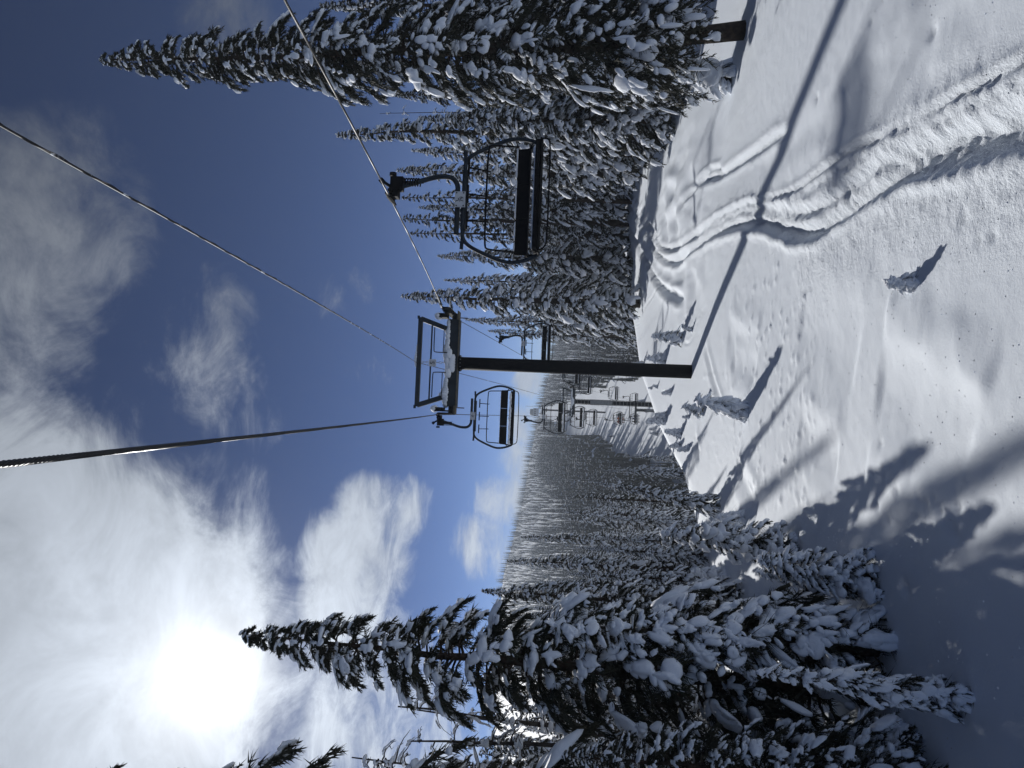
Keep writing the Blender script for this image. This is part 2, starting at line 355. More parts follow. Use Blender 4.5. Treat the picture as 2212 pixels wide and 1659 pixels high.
# churned snow where the tracks meet
for (pc, rad, amp) in [((480, 1150), 2.4, .09), ((480, 950), 2.0, .10), ((600, 1050), 1.8, .06), ((560, 1400), 2.0, .05)]:
    c = hit(*zc([pc])[0], 120.)
    wgt = np.exp(-(((nx-c[0])/rad)**2+((ny-c[1])/(rad*1.8))**2))
    dz += amp*wgt*(vnoise(nx*1.7, ny*.9, 21)*2+.6*vnoise(nx*4, ny*2.5, 22))
# clods fallen from the ropes and trees, small pits and drips
clods = np.random.default_rng(5)
spots = []
for _ in range(420):
    a, b = clods.uniform(1490, 1760), clods.uniform(560, 1180)
    spots.append((a, b, clods.uniform(.03, .075), clods.uniform(.4, 1)))
for a, b in [(1942, 1062), (1955, 1000), (1905, 960), (2005, 1090), (2020, 1075), (2035, 1105), (1990, 1080), (1920, 1125), (1955, 1270), (1880, 45), (2008, 70), (1765, 212), (1960, 268), (1640, 430),
             (1530, 470), (2145, 510), (2115, 515), (2080, 470), (2060, 1150), (2070, 1095), (1895, 1095)]:
    spots.append((a, b, clods.uniform(.05, .09), -1.0))
for a, b, r, k in spots:
    p = hit(a, b, 60.)
    if p is None: continue
    sel = np.where((np.abs(nx-p[0]) < 4*r) & (np.abs(ny-p[1]) < 4*r))[0]
    e = np.exp(-(((nx[sel]-p[0])/r)**2+((ny[sel]-p[1])/r)**2))
    dz[sel] += k*r*.55*e
dz += .003*vnoise(nx*3, ny*3, 31)*2 + .0035*vnoise(nx*9, ny*9, 32)*2
fz[near_i] += dz
nxx, nyy = len(gx), len(gy)
ii = (np.arange(nyy-1)[:, None]*nxx + np.arange(nxx-1)[None]).ravel()
gme = mesh_from('ground', np.stack([fx, fyv, fz], 1), np.stack([ii, ii+1, ii+nxx+1, ii+nxx], 1), M_ground)
_ch = np.zeros(len(fx), np.float32); _ch[near_i] = churn
gme.attributes.new('churned', 'FLOAT', 'POINT').data.foreach_set('value', _ch)
put(bpy.data.objects.new('ground', gme),
    None, kind='structure', label='snow covered slope with ski tracks and soft drifts')

# ------------------------------------------------------------------ conifers
def ico(sub):
    bm = bmesh.new(); bmesh.ops.create_icosphere(bm, subdivisions=sub, radius=1); bm.verts.ensure_lookup_table()
    V = np.array([v.co[:] for v in bm.verts]); F = np.array([[v.index for v in f.verts] for f in bm.faces]); bm.free()
    return V, F
ICO1, ICO2, ICO3 = ico(1), ico(2), ico(3)
OCTA = (np.array([(1, 0, 0), (-1, 0, 0), (0, 1, 0), (0, -1, 0), (0, 0, 1), (0, 0, -1.)]), np.array([(0, 2, 4), (2, 1, 4), (1, 3, 4), (3, 0, 4), (2, 0, 5), (1, 2, 5), (3, 1, 5), (0, 3, 5)]))
def blobs(C, A, g, tmpl, lump=.22):
    """C (n,3) centres, A (n,3,3) rows = half axes (along, side, up): lumpy snow pads, flatter below"""
    V0, F0 = tmpl; n = len(C)
    if n == 0: return np.zeros((0, 3)), np.zeros((0, 3), int)
    k1 = g.normal(0, 2.0, (n, 3)); p1 = g.uniform(0, 6.28, (n, 1)); k2 = g.normal(0, 3.6, (n, 3)); p2 = g.uniform(0, 6.28, (n, 1))
    r = 1 + lump*np.sin(k1 @ V0.T + p1) + lump*.5*np.sin(k2 @ V0.T + p2)
    W = V0[None]*r[:, :, None]
    W[:, :, 2] = np.where(W[:, :, 2] < 0, W[:, :, 2]*.45, W[:, :, 2])
    V = np.einsum('nvk,nkc->nvc', W, A) + C[:, None]
    F = F0[None] + (np.arange(n)*len(V0))[:, None, None]
    return V.reshape(-1, 3), F.reshape(-1, 3)
def spindles(a, b, r):
    """needle sprays: slim three sided spikes from a to b"""
    n = len(a); t = b-a; ln = np.linalg.norm(t, axis=1)[:, None]+1e-9; t = t/ln
    ref = np.where(np.abs(t[:, 2:3]) < .9, np.array([[0, 0, 1.]]), np.array([[1., 0, 0]]))
    u = np.cross(t, ref); u /= np.linalg.norm(u, axis=1)[:, None]; v = np.cross(t, u)
    r = np.broadcast_to(r, (n,))[:, None]
    V = np.stack([a + r*(u*math.cos(q)+v*math.sin(q)) for q in (0, 2.094, 4.189)] + [b], 1)
    F = np.array([(0, 1, 3), (1, 2, 3), (2, 0, 3)])[None] + (np.arange(n)*4)[:, None, None]
    return V.reshape(-1, 3), F.reshape(-1, 3)

def conifer(seed, H, R, nb, z0=.06, droop=.75, snow=1., twig=1., lod=0, shape=.75, twr=.022, ragged=.3, padk=1., trunk_r=None, gaps=.15):
    """snow laden fir: trunk, crown (needle sprays on drooping boughs) and snow pads on the boughs"""
    g = np.random.default_rng(seed); T, Cn, S = Geo(), Geo(), Geo()
    tr = trunk_r or (.011*H+.03)
    zz = np.linspace(-.03*H, H*.985, 14); wx = np.cumsum(g.normal(0, .0025*H, 14)); wy = np.cumsum(g.normal(0, .0025*H, 14))
    wx -= np.interp(zz, [zz[0], zz[-1]], [wx[0], wx[-1]]); wy -= np.interp(zz, [zz[0], zz[-1]], [wy[0], wy[-1]])
    T.tube(np.stack([wx, wy, zz], 1), tr*np.clip(1-zz/H, .06, 1.05)+.006, 9 if lod == 0 else 6)
    SA, SB, SR = [], [], []; C2, A2, C3, A3 = [], [], [], []
    f = (np.arange(nb)+g.uniform(0, 1, nb))/nb
    f = z0 + (1-z0)*(1-(1-f)**1.15) if False else z0+(1-z0)*f**.92
    az = np.cumsum(np.full(nb, 2.399))+g.normal(0, .5, nb)
    layer = .5+.5*np.sin(f*g.uniform(26, 38)+g.uniform(0, 6)+g.normal(0, .7, nb))
    for i in range(nb):
        fi = f[i]; z = fi*H
        if g.random() < gaps*.5 and fi < .9: continue
        Lb = R*max((1-fi)**shape, .02)*(1-ragged*.5+ragged*g.random())*(.80+.25*layer[i])
        if fi < z0+.10: Lb *= .75+.25*(fi-z0)/.1
        Lb = max(Lb, .018*H*(1.15-fi))
        cx, cy = np.interp(z, zz, wx), np.interp(z, zz, wy)
        d = np.array([math.cos(az[i]), math.sin(az[i]), 0]); sdv = np.array([-d[1], d[0], 0])
        up = .25*g.uniform(.2, 1.6)*(.6+fi); dr = droop*g.uniform(.7, 1.35)*(1.05-.45*fi)
        def P(s):
            s = np.asarray(s)[:, None]
            return np.array([cx, cy, z]) + d*Lb*(s - .16*s**2.5) + np.array([0, 0, Lb])*(up*s - dr*s**2.1)
        def Tn(s):
            e = .02; v = P(np.asarray(s)+e)-P(np.asarray(s)-e); return v/np.linalg.norm(v, axis=1)[:, None]
        if lod == 0 and Lb > .35:
            ss = np.linspace(0, .95, 5); T.tube(P(ss), np.linspace(.018*Lb+.006, .004, 5), 4, False)
        # needle sprays
        nt_ = max(3 if lod < 3 else 1, int(round((6+6*Lb)*twig)))
        s = g.uniform(.12, 1.0, nt_*2)**.8; sg = np.where(np.arange(nt_*2) % 2, 1, -1.)
        base = P(s); t = Tn(s); ang = g.uniform(.35, 1.05, len(s)); ln = (.34*Lb*(1.12-s*.75)+.05)*g.uniform(.6, 1.25, len(s))
        dv = t*np.cos(ang)[:, None] + sdv*(sg*np.sin(ang))[:, None] + np.array([0, 0, -1.])*g.uniform(.1, .6, len(s))[:, None]
        dv /= np.linalg.norm(dv, axis=1)[:, None]; end = base + dv*ln[:, None]
        SA.append(base); SB.append(end); SR.append(np.full(len(s), twr*1.05))
        if lod <= 1:
            k = 8 if lod == 0 else 4
            for q in range(k):
                u_ = g.uniform(.25, 1.0, len(s)); b0 = base+(end-base)*u_[:, None]
                v = dv*.8 + g.normal(0, .45, (len(s), 3)) + np.array([0, 0, -1.])*g.uniform(.1, .8, len(s))[:, None]
                v /= np.linalg.norm(v, axis=1)[:, None]
                SA.append(b0); SB.append(b0+v*(ln*g.uniform(.2, .45, len(s)) + .03)[:, None]); SR.append(np.full(len(s), twr*g.uniform(.6, 1.0)))
        # snow pads: lumpy ridges along the bough, small ones caught on the side sprays, needles poking out below
        if g.random() < snow*(1-gaps):
            np_ = int(round(2+Lb*(2.6 if lod == 0 else 1.8)+g.uniform(-1, 1))) if lod < 2 else 1
            np_ = max(np_, 1 if lod > 1 else 2)
            st = g.uniform(.25, .6); sp = np.sort(g.uniform(st, 1.0, np_)) if lod < 2 else np.array([.66])
            pc = P(sp); pt = Tn(sp); ps = np.repeat(sdv[None], np_, 0); pn = np.cross(pt, ps); pn *= np.sign(pn[:, 2:3]+1e-6)
            q2 = 1. if lod < 2 else 2.3
            la = np.minimum(.07*Lb+.06, .20)*np.exp(g.normal(-.08, .42, np_))*padk*q2; wa = np.minimum(.055*Lb+.035, .11)*np.exp(g.normal(-.08, .38, np_))*padk*q2; ha = np.minimum(.028*Lb+.024, .07)*g.uniform(.6, 1.5, np_)*padk
            pc = pc + pn*ha[:, None]*.3 + ps*(g.normal(0, .07, np_)*Lb)[:, None]
            for q in range(np_):
                C2.append(pc[q]); A2.append(np.stack([pt[q]*la[q], ps[q]*wa[q], pn[q]*ha[q]]))
            if lod <= 1:
                kf = 7 if lod == 0 else 3
                f_ = np.repeat(pc-pn*ha[:, None]*.25, kf, 0); th = g.uniform(-1.9, 1.9, np_*kf)
                v = np.repeat(pt, kf, 0)*np.cos(th)[:, None] + np.repeat(ps, kf, 0)*np.sin(th)[:, None] - np.repeat(pn, kf, 0)*g.uniform(.05, .5, np_*kf)[:, None]
                SA.append(f_); SB.append(f_+v*(np.repeat(np.maximum(la, wa), kf)*g.uniform(1.0, 1.65, np_*kf))[:, None]); SR.append(np.full(np_*kf, twr*.9))
                m_ = int(g.integers(4, 11)) if lod == 0 else int(g.integers(3, 8))
                jj = g.integers(0, len(s), m_); u_ = g.uniform(.2, .95, m_)
                for q in range(m_):
                    c0 = base[jj[q]]+(end[jj[q]]-base[jj[q]])*u_[q]; tv = dv[jj[q]]; sv = np.cross(tv, [0, 0, 1.]); sv /= np.linalg.norm(sv)+1e-6; nv = np.cross(sv, tv)
                    l_ = min(ln[jj[q]]*g.uniform(.14, .30)+.02, .13)*padk; h_ = l_*g.uniform(.3, .55)
                    (C3 if l_ < .065 else C2).append(c0+nv*h_*.4); (A3 if l_ < .065 else A2).append(np.stack([tv*l_, sv*l_*g.uniform(.4, .8), nv*h_]))
    # leader
    tip = np.array([wx[-1], wy[-1], H]); n = (14, 6, 4, 2)[lod]
    a0 = np.repeat((tip-[0, 0, .05*H])[None], n, 0) + np.array([0, 0, 1.])*g.uniform(0, .045*H, n)[:, None]
    v = g.normal(0, .5, (n, 3)); v[:, 2] = np.abs(v[:, 2])*.6; SA.append(a0); SB.append(a0+v*.018*H); SR.append(np.full(n, twr*.8))
    SA.append((tip-[0, 0, .06*H])[None]); SB.append(tip[None]); SR.append(np.array([twr]))
    V, F = spindles(np.vstack(SA), np.vstack(SB), np.concatenate(SR)); Cn.add(V, F)
    for Cc, Aa, tm in ((C2, A2, ICO2 if lod < 2 else OCTA), (C3, A3, ICO1)):
        if Cc:
            V, F = blobs(np.array(Cc), np.array(Aa), g, tm, .30); S.add(V, F)
    return T, Cn, S
class Proto:
    def __init__(s, name, H, geos):
        s.H = H; s.me = [geos[0].mesh('trunk', M_bark), geos[1].mesh('crown', M_needle, False), geos[2].mesh('snow_load', M_snow)]
near_p = [Proto('n', 10, conifer(11, 10, 1.75, 230, .05, .75, 1., 1.45, 0, .62, .012, .62, .86, gaps=.16)),
          Proto('n', 18, conifer(12, 18, 2.1, 360, .10, .95, 1., 1.3, 0, .60, .016, .6, .88, gaps=.10)),
          Proto('n', 12, conifer(13, 12, 1.7, 265, .03, .85, 1., 1.25, 0, .75, .014, .55, .95, gaps=.10))]
near_p.append(Proto('n', 4.6, conifer(14, 4.6, .80, 125, .03, .95, 1., 1.1, 0, .55, .010, .5, 1.25, gaps=.04)))
mid_p = [Proto('m', 14, conifer(21, 14, 1.7, 250, .04, .85, 1., 1.15, 1, .8, .024, .5, 1.25, gaps=.08)),
         Proto('m', 14, conifer(22, 14, 1.3, 230, .05, .9, 1., 1.15, 1, .7, .024, .6, 1.2, gaps=.10)),
         Proto('m', 14, conifer(23, 14, 2.1, 270, .03, .7, 1., 1.05, 1, .85, .024, .45, 1.25, gaps=.06)),
         Proto('m', 14, conifer(24, 14, 1.0, 150, .12, .8, .8, 1.1, 1, .5, .024, .8, 1.05, gaps=.28)),
         Proto('m', 14, conifer(25, 14, 1.8, 260, .04, .6, 1., 1.15, 1, .9, .024, .55, 1.35, gaps=.08))]
sap_p = [Proto('s', 1.6, conifer(31, 1.6, .46, 38, .04, .85, 1., .6, 0, .85, .007, .5, 1.7, gaps=.05)),
         Proto('s', 1.6, conifer(32, 1.6, .34, 26, .05, 1.0, 1., .35, 0, .6, .007, .7, 2.3, gaps=.03)),
         Proto('s', 1.6, conifer(33, 1.6, .55, 30, .02, 1.1, 1., .25, 0, 1.0, .007, .25, 2.9, gaps=.0)),
         Proto('s', 3.0, conifer(34, 3.0, .66, 80, .03, .85, 1., 1.0, 0, .7, .009, .5, 1.3, gaps=.06))]
def plant(name, proto, base, tip, width, rz, **props):
    base = np.array(base, float); tip = np.array(tip, float); ax = tip-base; Hn = np.linalg.norm(ax)
    sz = Hn/proto.H
    o = empty(name, base, 0, **props)
    q = Vector((0, 0, 1)).rotation_difference(Vector(ax/Hn))
    o.rotation_mode = 'QUATERNION'; o.rotation_quaternion = q @ Matrix.Rotation(rz, 4, 'Z').to_quaternion()
    o.scale = (width*sz, width*sz, sz)
    for nme, me in zip(('trunk', 'crown', 'snow_load'), proto.me):
        p = put(bpy.data.objects.new(nme, me), o)
        if nme != 'trunk': p['kind'] = 'stuff'
    return o
def plant_px(name, proto, tip, base=None, Y=None, width=1., rz=0., lean=True, sink=.05, **props):
    if base is not None: b = hit(*base)
    else:
        p = at(*tip, Y); b = np.array([p[0], Y, float(terrain(p[0], Y))])
    t = at(*tip, b[1])
    if not lean: t[0] = b[0]
    b[2] -= sink
    return plant(name, proto, b, t, width, rz, **props)
G_R = 'firs along the snow edge right of the lift'; G_L = 'firs left of the lift'
n_, m_, s_ = near_p, mid_p, sap_p
def fir(tip, proto, width, label, base=None, Y=None, group=G_R, rz=None):
    plant_px('fir_tree', proto, tip, base, Y, width, random.uniform(0, 6.28) if rz is None else rz, label=label, category='tree', group=group)
# right of the lift
fir((215, 130), n_[1], 1.05, 'tallest snowy fir, its spire against deep blue sky, bare trunk at the snow', base=(1608, 62))
fir((640, -70), n_[1], 1.2, 'snow laden fir cut by the picture edge behind the tallest fir', Y=28)
fir((690, 12), n_[2], 1.0, 'snowy fir beside the tallest fir, ragged top just under the rope', Y=29)
fir((820, 80), n_[1], 1.1, 'broad snowy fir between the tallest fir and the rope', Y=28)
fir((845, 205), n_[2], 1.0, 'snow heavy fir with rounded top beside the pointed spire', Y=30)
fir((728, 291), m_[1], 1.16, 'slim pointed fir rising alone above the chair with number 79', Y=30)
fir((905, 255), m_[2], 1.10, 'full snowy fir left of the rounded fir, behind the slim spire', Y=29)
fir((890, 325), m_[0], 1.10, 'snowy fir whose tip meets the slim spire', Y=34)
fir((858, 368), m_[1], 1.22, 'fir with snowy tip right behind the grip of chair 79', Y=37)
fir((866, 426), m_[3], .9, 'thin straggly fir just left of the hanger of chair 79', Y=40)
fir((905, 448), m_[1], 0.98, 'low fir top between two thin firs behind chair 79', Y=42)
fir((868, 472), m_[3], 1.25, 'tall ragged fir top framed above the bail of chair 79', Y=43)
fir((884, 503), m_[3], 1.0, 'thin bare topped fir at the near end of chair 79', Y=44)
fir((945, 553), m_[0], 1.16, 'bushy fir between chair 79 and the open sky gap', Y=45)
fir((868, 640), m_[1], 1.40, 'tall fir just right of the near tower, heavy upper boughs', Y=43)
fir((960, 605), m_[2], 0.85, 'lower fir leaning on the tall fir by the tower', Y=47)
fir((1005, 690), m_[0], 0.98, 'fir half hidden by the crossarm of the near tower', Y=52)
fir((1055, 715), m_[1], 0.98, 'fir behind the small chair right of the near tower', Y=62)
fir((1000, 160), n_[2], 1.15, 'low broad fir under the tallest fir, boughs in thick snow', Y=26)
fir((1060, 40), n_[0], 1.2, 'fir with drooping boughs at the right border beside the bare trunk', Y=27)
fir((1080, 245), n_[2], 1.1, 'dense snow caked fir above the curved track', Y=30)
fir((1090, 320), m_[2], 1.10, 'snow caked fir whose trunk stands at the snow edge', Y=36)
fir((1120, 410), m_[4], 1.16, 'snow caked fir directly behind the seat of chair 79', Y=40)
fir((1100, 500), m_[2], 0.98, 'snow caked fir behind the near end of the seat of chair 79', Y=44)
fir((1130, 570), m_[4], 1.10, 'snow caked fir at the crest below the open sky gap', Y=47)
fir((1110, 630), m_[0], 1.10, 'snow caked fir in front of the tall fir by the tower', Y=47)
fir((1150, 680), m_[2], 0.98, 'last snow caked fir of the crest row before the tower pole', Y=51)
fir((1160, 130), n_[0], 1.15, 'small fir with hanging boughs beside the bare trunk', Y=27.5)
fir((1190, 200), n_[2], 1.0, 'small fir whose lowest boughs touch the drift under the trees', Y=27)
# young firs filling the foot of the right hand wall
for i, (bx, by, hp, pk) in enumerate([(1462, 175, 190, 2), (1440, 215, 250, 0), (1424, 245, 200, 2), (1404, 280, 230, 2), (1392, 318, 180, 0), (1380, 352, 240, 2), (1368, 388, 190, 2), (1355, 425, 220, 0), (1345, 462, 180, 2), (1340, 500, 210, 2), (1336, 540, 170, 0), (1338, 580, 200, 2), (1342, 618, 170, 2), (1347, 655, 190, 0)]):
    fir((bx-hp, by+random.uniform(-8, 8)), (n_[0], None, n_[2])[pk], 1.25, 'young snowy fir at the foot of the fir wall ' + ('under the tallest fir', 'below the slim spire', 'below chair 79', 'between chair 79 and tower 5')[0 if by < 230 else 1 if by < 330 else 2 if by < 520 else 3], base=(bx, by), group='young firs at the right snow edge')
# left of the lift
fir((520, 1370), n_[0], 1.02, 'big dark fir with its tip right beside the sun', base=(1862, 1500), group=G_L, rz=.6)
fir((-190, 1790), n_[0], 1.05, 'tall fir cut by the picture edge below the sun, only bough ends show', Y=9.3, group=G_L)
fir((905, 1655), n_[2], 1.0, 'fir at the picture edge behind the bare dead trees', Y=11.5, group=G_L)
fir((1212, 1632), n_[0], 1.2, 'short snow caked fir in the corner in front of the dead trees', Y=8.7, group=G_L)
fir((1040, 1276), n_[2], 1.0, 'fir with ragged top touching the bright cloud beside the big dark fir', Y=17.5, group=G_L)
fir((1190, 1345), n_[3], 1.05, 'fir with big round layered snow pads standing in front of the big dark fir', base=(1898, 1405), group=G_L)
fir((1130, 1330), n_[2], 1.0, 'slender shaded fir between the ragged top and the big dark fir', Y=15, group=G_L)
fir((1094, 1212), m_[1], 1.0, 'slim fir reaching just over the far ridge', Y=24, group=G_L)
fir((1124, 1160), m_[1], .8, 'narrow dark fir standing clear against the far forest', Y=36, group=G_L)
fir((1218, 1106), m_[0], .8, 'medium fir in front of the far forest, left of the layered fir', Y=33, group=G_L)
fir((1272, 1040), m_[2], .75, 'fir of evenly layered boughs at the edge of the open snow', base=(1552, 1092), group=G_L)
fir((1237, 1073), m_[3], 1.0, 'thin fir just behind the layered fir', Y=30, group=G_L)
fir((1300, 1118), m_[0], .8, 'fir with a dark leaning stem behind the layered fir', Y=25, group=G_L)
fir((1281, 1162), m_[2], .8, 'broad fir behind the snow column fir', Y=24, group=G_L)
fir((1245, 1182), m_[4], .8, 'fir with knobbly snow pads behind the twin sapling', Y=22, group=G_L)
fir((1230, 1240), m_[2], .85, 'dense fir between the slim fir and the ragged top', Y=20, group=G_L)
fir((1300, 1015), m_[0], .7, 'short fir nearest the far ski run at the edge of the snow', Y=27, group=G_L)
fir((1345, 985), m_[4], .7, 'shortest fir beside the far ski run', Y=30, group=G_L)
fir((1150, 1480), n_[2], 1.0, 'shaded fir standing behind the big dark fir', Y=14.5, group=G_L)
fir((1000, 1600), n_[1], .9, 'shaded fir behind the dead trees', Y=16, group=G_L)
# the stands behind, alike and unlabelled singly
def clear(x, y): return abs(x-line_x(y)) > 6.5
cnt = 0
for side, label, group in ((1, 'snow laden fir in the dense stand behind the crest right of the lift', 'stand of firs right of the lift'),
                           (-1, 'snow laden fir in the dense stand sloping away left of the lift', 'stand of firs left of the lift')):
    g = np.random.default_rng(40+side); placed = []
    tries = 0
    while len(placed) < (90 if side > 0 else 80) and tries < 6000:
        tries += 1
        if side > 0: y = g.uniform(36, 98); x = y*g.uniform(.08, .56)
        else: y = g.uniform(19, 98); x = y*g.uniform(-.62, -.15)
        if side > 0 and x < np.interp(y, [36, 42, 52, 98], [17, 14.5, 10, 7]): continue
        if not clear(x, y) or any((x-a)**2+(y-b)**2 < (1.5+.012*y)**2 for a, b in placed): continue
        z = float(terrain(x, y))
        if side > 0:
            u = 1659-(829.5+x/y*FPX); top = np.interp(u, [0, 300, 500, 560, 600, 640, 720, 760], [900, 980, 960, 1010, 1090, 1030, 1090, 1180]) + g.uniform(20, 130)
        else:
            u = 829.5-x/y*FPX; top = np.interp(u, [980, 1050, 1150, 1250, 1400, 1660], [1390, 1270, 1210, 1170, 1150, 1050]) + g.uniform(0, 120)
        zt = EYE + (1227-top)/FPX*y
        Hh = zt-z
        if Hh < 3 or Hh > 22: continue
        placed.append((x, y))
        if side > 0: zone = 'behind the tallest fir' if u < 230 else 'between the slim spire and chair 79' if u < 400 else 'behind chair 79' if u < 560 else 'between chair 79 and tower 5' if u < 690 else 'beside the pole of tower 5'
        else: zone = 'beside the far ski run' if u < 1080 else 'behind the layered fir' if u < 1190 else 'in front of the far ridge' if u < 1300 else 'behind the big dark fir' if u < 1480 else 'behind the bare dead trees'
        label = ('nearer' if y < 55 else 'farther') + ' snow laden fir of the dense stand ' + zone
        pr = (m_ if not (side < 0 and y < 26) else [n_[2], m_[0], m_[2]])[g.integers(0, 5 if not (side < 0 and y < 26) else 3)]
        plant('fir_tree', pr, (x, y, z-.1), (x+g.normal(0, .1), y, zt), g.uniform(.75, 1.1), g.uniform(0, 6.28), label=label, category='tree', group=group)
        cnt += 1

# ------------------------------------------------------------------ saplings on the open snow (tip, base, kind, width, label)
G_S = 'snow caked saplings on the open slope'
saps = [((1430, 1152), (1713, 1180), 3, 1.1, 'column shaped sapling wrapped in round snow pads beside its long shadow'),
        ((1639, 1209), (1886, 1250), 3, 1.35, 'largest snow caked sapling with twin tips, deep blue shadow beside it'),
        ((1637, 1234), (1870, 1268), 3, .9, 'second tip of the twin sapling, on the side of the big dark fir'),
        ((1551, 1117), (1608, 1119), 2, .8, 'small cone sapling with pointed shadow near the column sapling'),
        ((1516, 1134), (1566, 1137), 1, 1., 'low snowy sapling touching the column sapling'),
        ((1496, 1232), (1566, 1250), 2, .9, 'low sapling at the foot of the left firs behind the twin sapling'),
        ((1505, 863), (1612, 886), 1, .85, 'leaning sapling of stacked snow balls in front of the tower base'),
        ((1540, 880), (1611, 900), 2, .55, 'lower snow lump joined to the leaning sapling'),
        ((1474, 878), (1519, 887), 0, 1.1, 'small bushy sapling right behind the leaning sapling'),
        ((1474, 901), (1489, 901), 2, .9, 'tiny snow cone beside the small bushy sapling'),
        ((1409, 726), (1474, 731), 0, 1.15, 'bushy sapling with dark twigs beside the base of the tower'),
        ((1477, 709), (1496, 712), 1, 1., 'tiny sapling at the start of the tower shadow'),
        ((1398, 774), (1437, 776), 2, .9, 'double snow lump just right of the tower pole'),
        ((1430, 850), (1450, 846), 2, .9, 'little snow cone just left of the tower pole'),
        ((1400, 838), (1409, 838), 2, .9, 'tiny upright snow lump nearest the tower pole'),
        ((1410, 833), (1421, 836), 2, 1., 'tiny snow lump beside the upright lump near the tower pole'),
        ((1363, 786), (1391, 786), 0, .8, 'dark tipped sapling at the crest behind the tower pole'),
        ((1397, 912), (1437, 905), 2, .8, 'cluster sapling on the crest in front of the far run'),
        ((1415, 895), (1440, 897), 1, .9, 'snow lump at the side of the cluster sapling'),
        ((1437, 931), (1471, 936), 2, .8, 'pointed snow sapling in the middle of the crest group'),
        ((1446, 965), (1470, 961), 1, 1., 'slim snow sapling at the left of the crest group'),
        ((1464, 973), (1487, 968), 2, .8, 'low snow cone in front of the slim snow sapling'),
        ((1402, 927), (1416, 927), 2, .9, 'tiny snow cone on the crest line'),
        ((1404, 936), (1420, 937), 2, .8, 'tiny snow cone beside another on the crest line'),
        ((1378, 866), (1392, 868), 2, .9, 'snow cone at the foot of the ladder tower'),
        ((1383, 885), (1400, 888), 0, .8, 'dark twigged tuft on the crest by the black riders'),
        ((1457, 140), (1580, 176), 1, 1.2, 'bent sapling loaded with snow under the tallest fir'),
        ((1640, 1452), (2083, 1508), 3, .6, 'bowed sapling buried in blue shade near the lower corner'),
        ((1826, 1580), (1954, 1597), 0, 1.3, 'small dark sapling in the shade at the picture corner'),
        ((1917, 611), (1977, 613), 2, 1.0, 'lone snow capped stump with pointed shadow on open snow')]
for tip, base, k, wd, lab in saps:
    plant_px('snowy_sapling', s_[k], tip, base, None, wd*(1.1 if k == 3 else 1.2 if abs(base[0]-tip[0]) > 60 else 1.5), random.uniform(0, 6.28), True, .03, label=lab, category='sapling', group=G_S)

# ------------------------------------------------------------------ bare dead trees at the left edge
def snag(seed, tip, base, lab, r0=.09, nbr=44):
    b = hit(*base); t = at(*tip, b[1]); g = np.random.default_rng(seed)
    ax = t-b; Hh = np.linalg.norm(ax)
    Tg, Bg, Sg = Geo(), Geo(), Geo()
    k = 12; f = np.linspace(0, 1, k); bow = np.sin(f*math.pi)*g.uniform(-.25, .25)
    Pt = ax[None]*f[:, None] + np.stack([bow, g.normal(0, .02, k), np.zeros(k)], 1); Pt[0] -= [0, 0, .2]
    Tg.tube(Pt, r0*(1-f*.85), 8)
    C, A = [], []
    for i in range(nbr):
        fi = g.uniform(.12, .98); p = np.array([np.interp(fi, f, Pt[:, j]) for j in range(3)])
        a = g.uniform(0, 6.28); d = np.array([math.cos(a), math.sin(a), 0]); Lb = g.uniform(.25, .95)*(1.15-fi*.7)
        n = 7; s = np.linspace(0, 1, n)[:, None]
        Q = p + d*Lb*s + np.array([0, 0, Lb])*(g.uniform(-.1, .35)*s - g.uniform(.3, .9)*s**2) + np.cumsum(g.normal(0, .02, (n, 3)), 0)
        rb = g.uniform(.008, .017); Bg.tube(Q, np.linspace(rb, .003, n), 5, False)
        for _ in range(g.integers(1, 5)):
            j = g.integers(2, n-1); v = g.normal(0, 1, 3); v[2] = v[2]*.5-.2; v = v/np.linalg.norm(v)*g.uniform(.1, .3)*Lb
            Bg.tube(np.stack([Q[j], Q[j]+v*.5+g.normal(0, .015, 3), Q[j]+v]), [.006, .005, .002], 4, False)
        for j in range(1, n-1):
            if g.random() < .62:
                tv = Q[j+1]-Q[j-1]; l_ = np.linalg.norm(tv)*.42; tv = tv/np.linalg.norm(tv); sv = np.cross(tv, [0, 0, 1.]); sv /= np.linalg.norm(sv)+1e-6; nv = np.cross(sv, tv)
                hh = g.uniform(.012, .03); C.append(Q[j]+nv*(rb+hh*.3)); A.append(np.stack([tv*l_, sv*hh*.9, nv*hh]))
        if g.random() < .5:
            C.append(p+np.array([0, 0, .03])); A.append(np.diag([.07, .07, .05])*g.uniform(.6, 1.3))
    V, F = blobs(np.array(C), np.array(A), g, ICO2); Sg.add(V, F)
    o = empty('dead_tree', b, 0, label=lab, category='tree', group='bare dead trees at the left border')
    Tg.obj('trunk', M_dead, o); Bg.obj('branches', M_dead, o, kind='stuff'); Sg.obj('snow_load', M_snow, o, kind='stuff')
snag(61, (860, 1525), (1800, 1625), 'long bare dead trunk leaning towards the big dark fir', .085, 54)
snag(62, (900, 1535), (1760, 1655), 'second bare dead trunk curving in front of the edge fir', .08, 50)
snag(63, (880, 1600), (1850, 1650), 'bare dead tree with twiggy top at the picture edge', .075, 54)
snag(64, (1010, 1480), (1760, 1605), 'slim dead trunk between the big dark fir and the long bare trunk', .07, 46)
snag(65, (760, 1636), (1900, 1700), 'twiggy dead top against white cloud at the picture edge', .06, 54)
snag(66, (820, 245), (1390, 262), 'thin bare dead top above the dense stand near the rope', .06, 26)

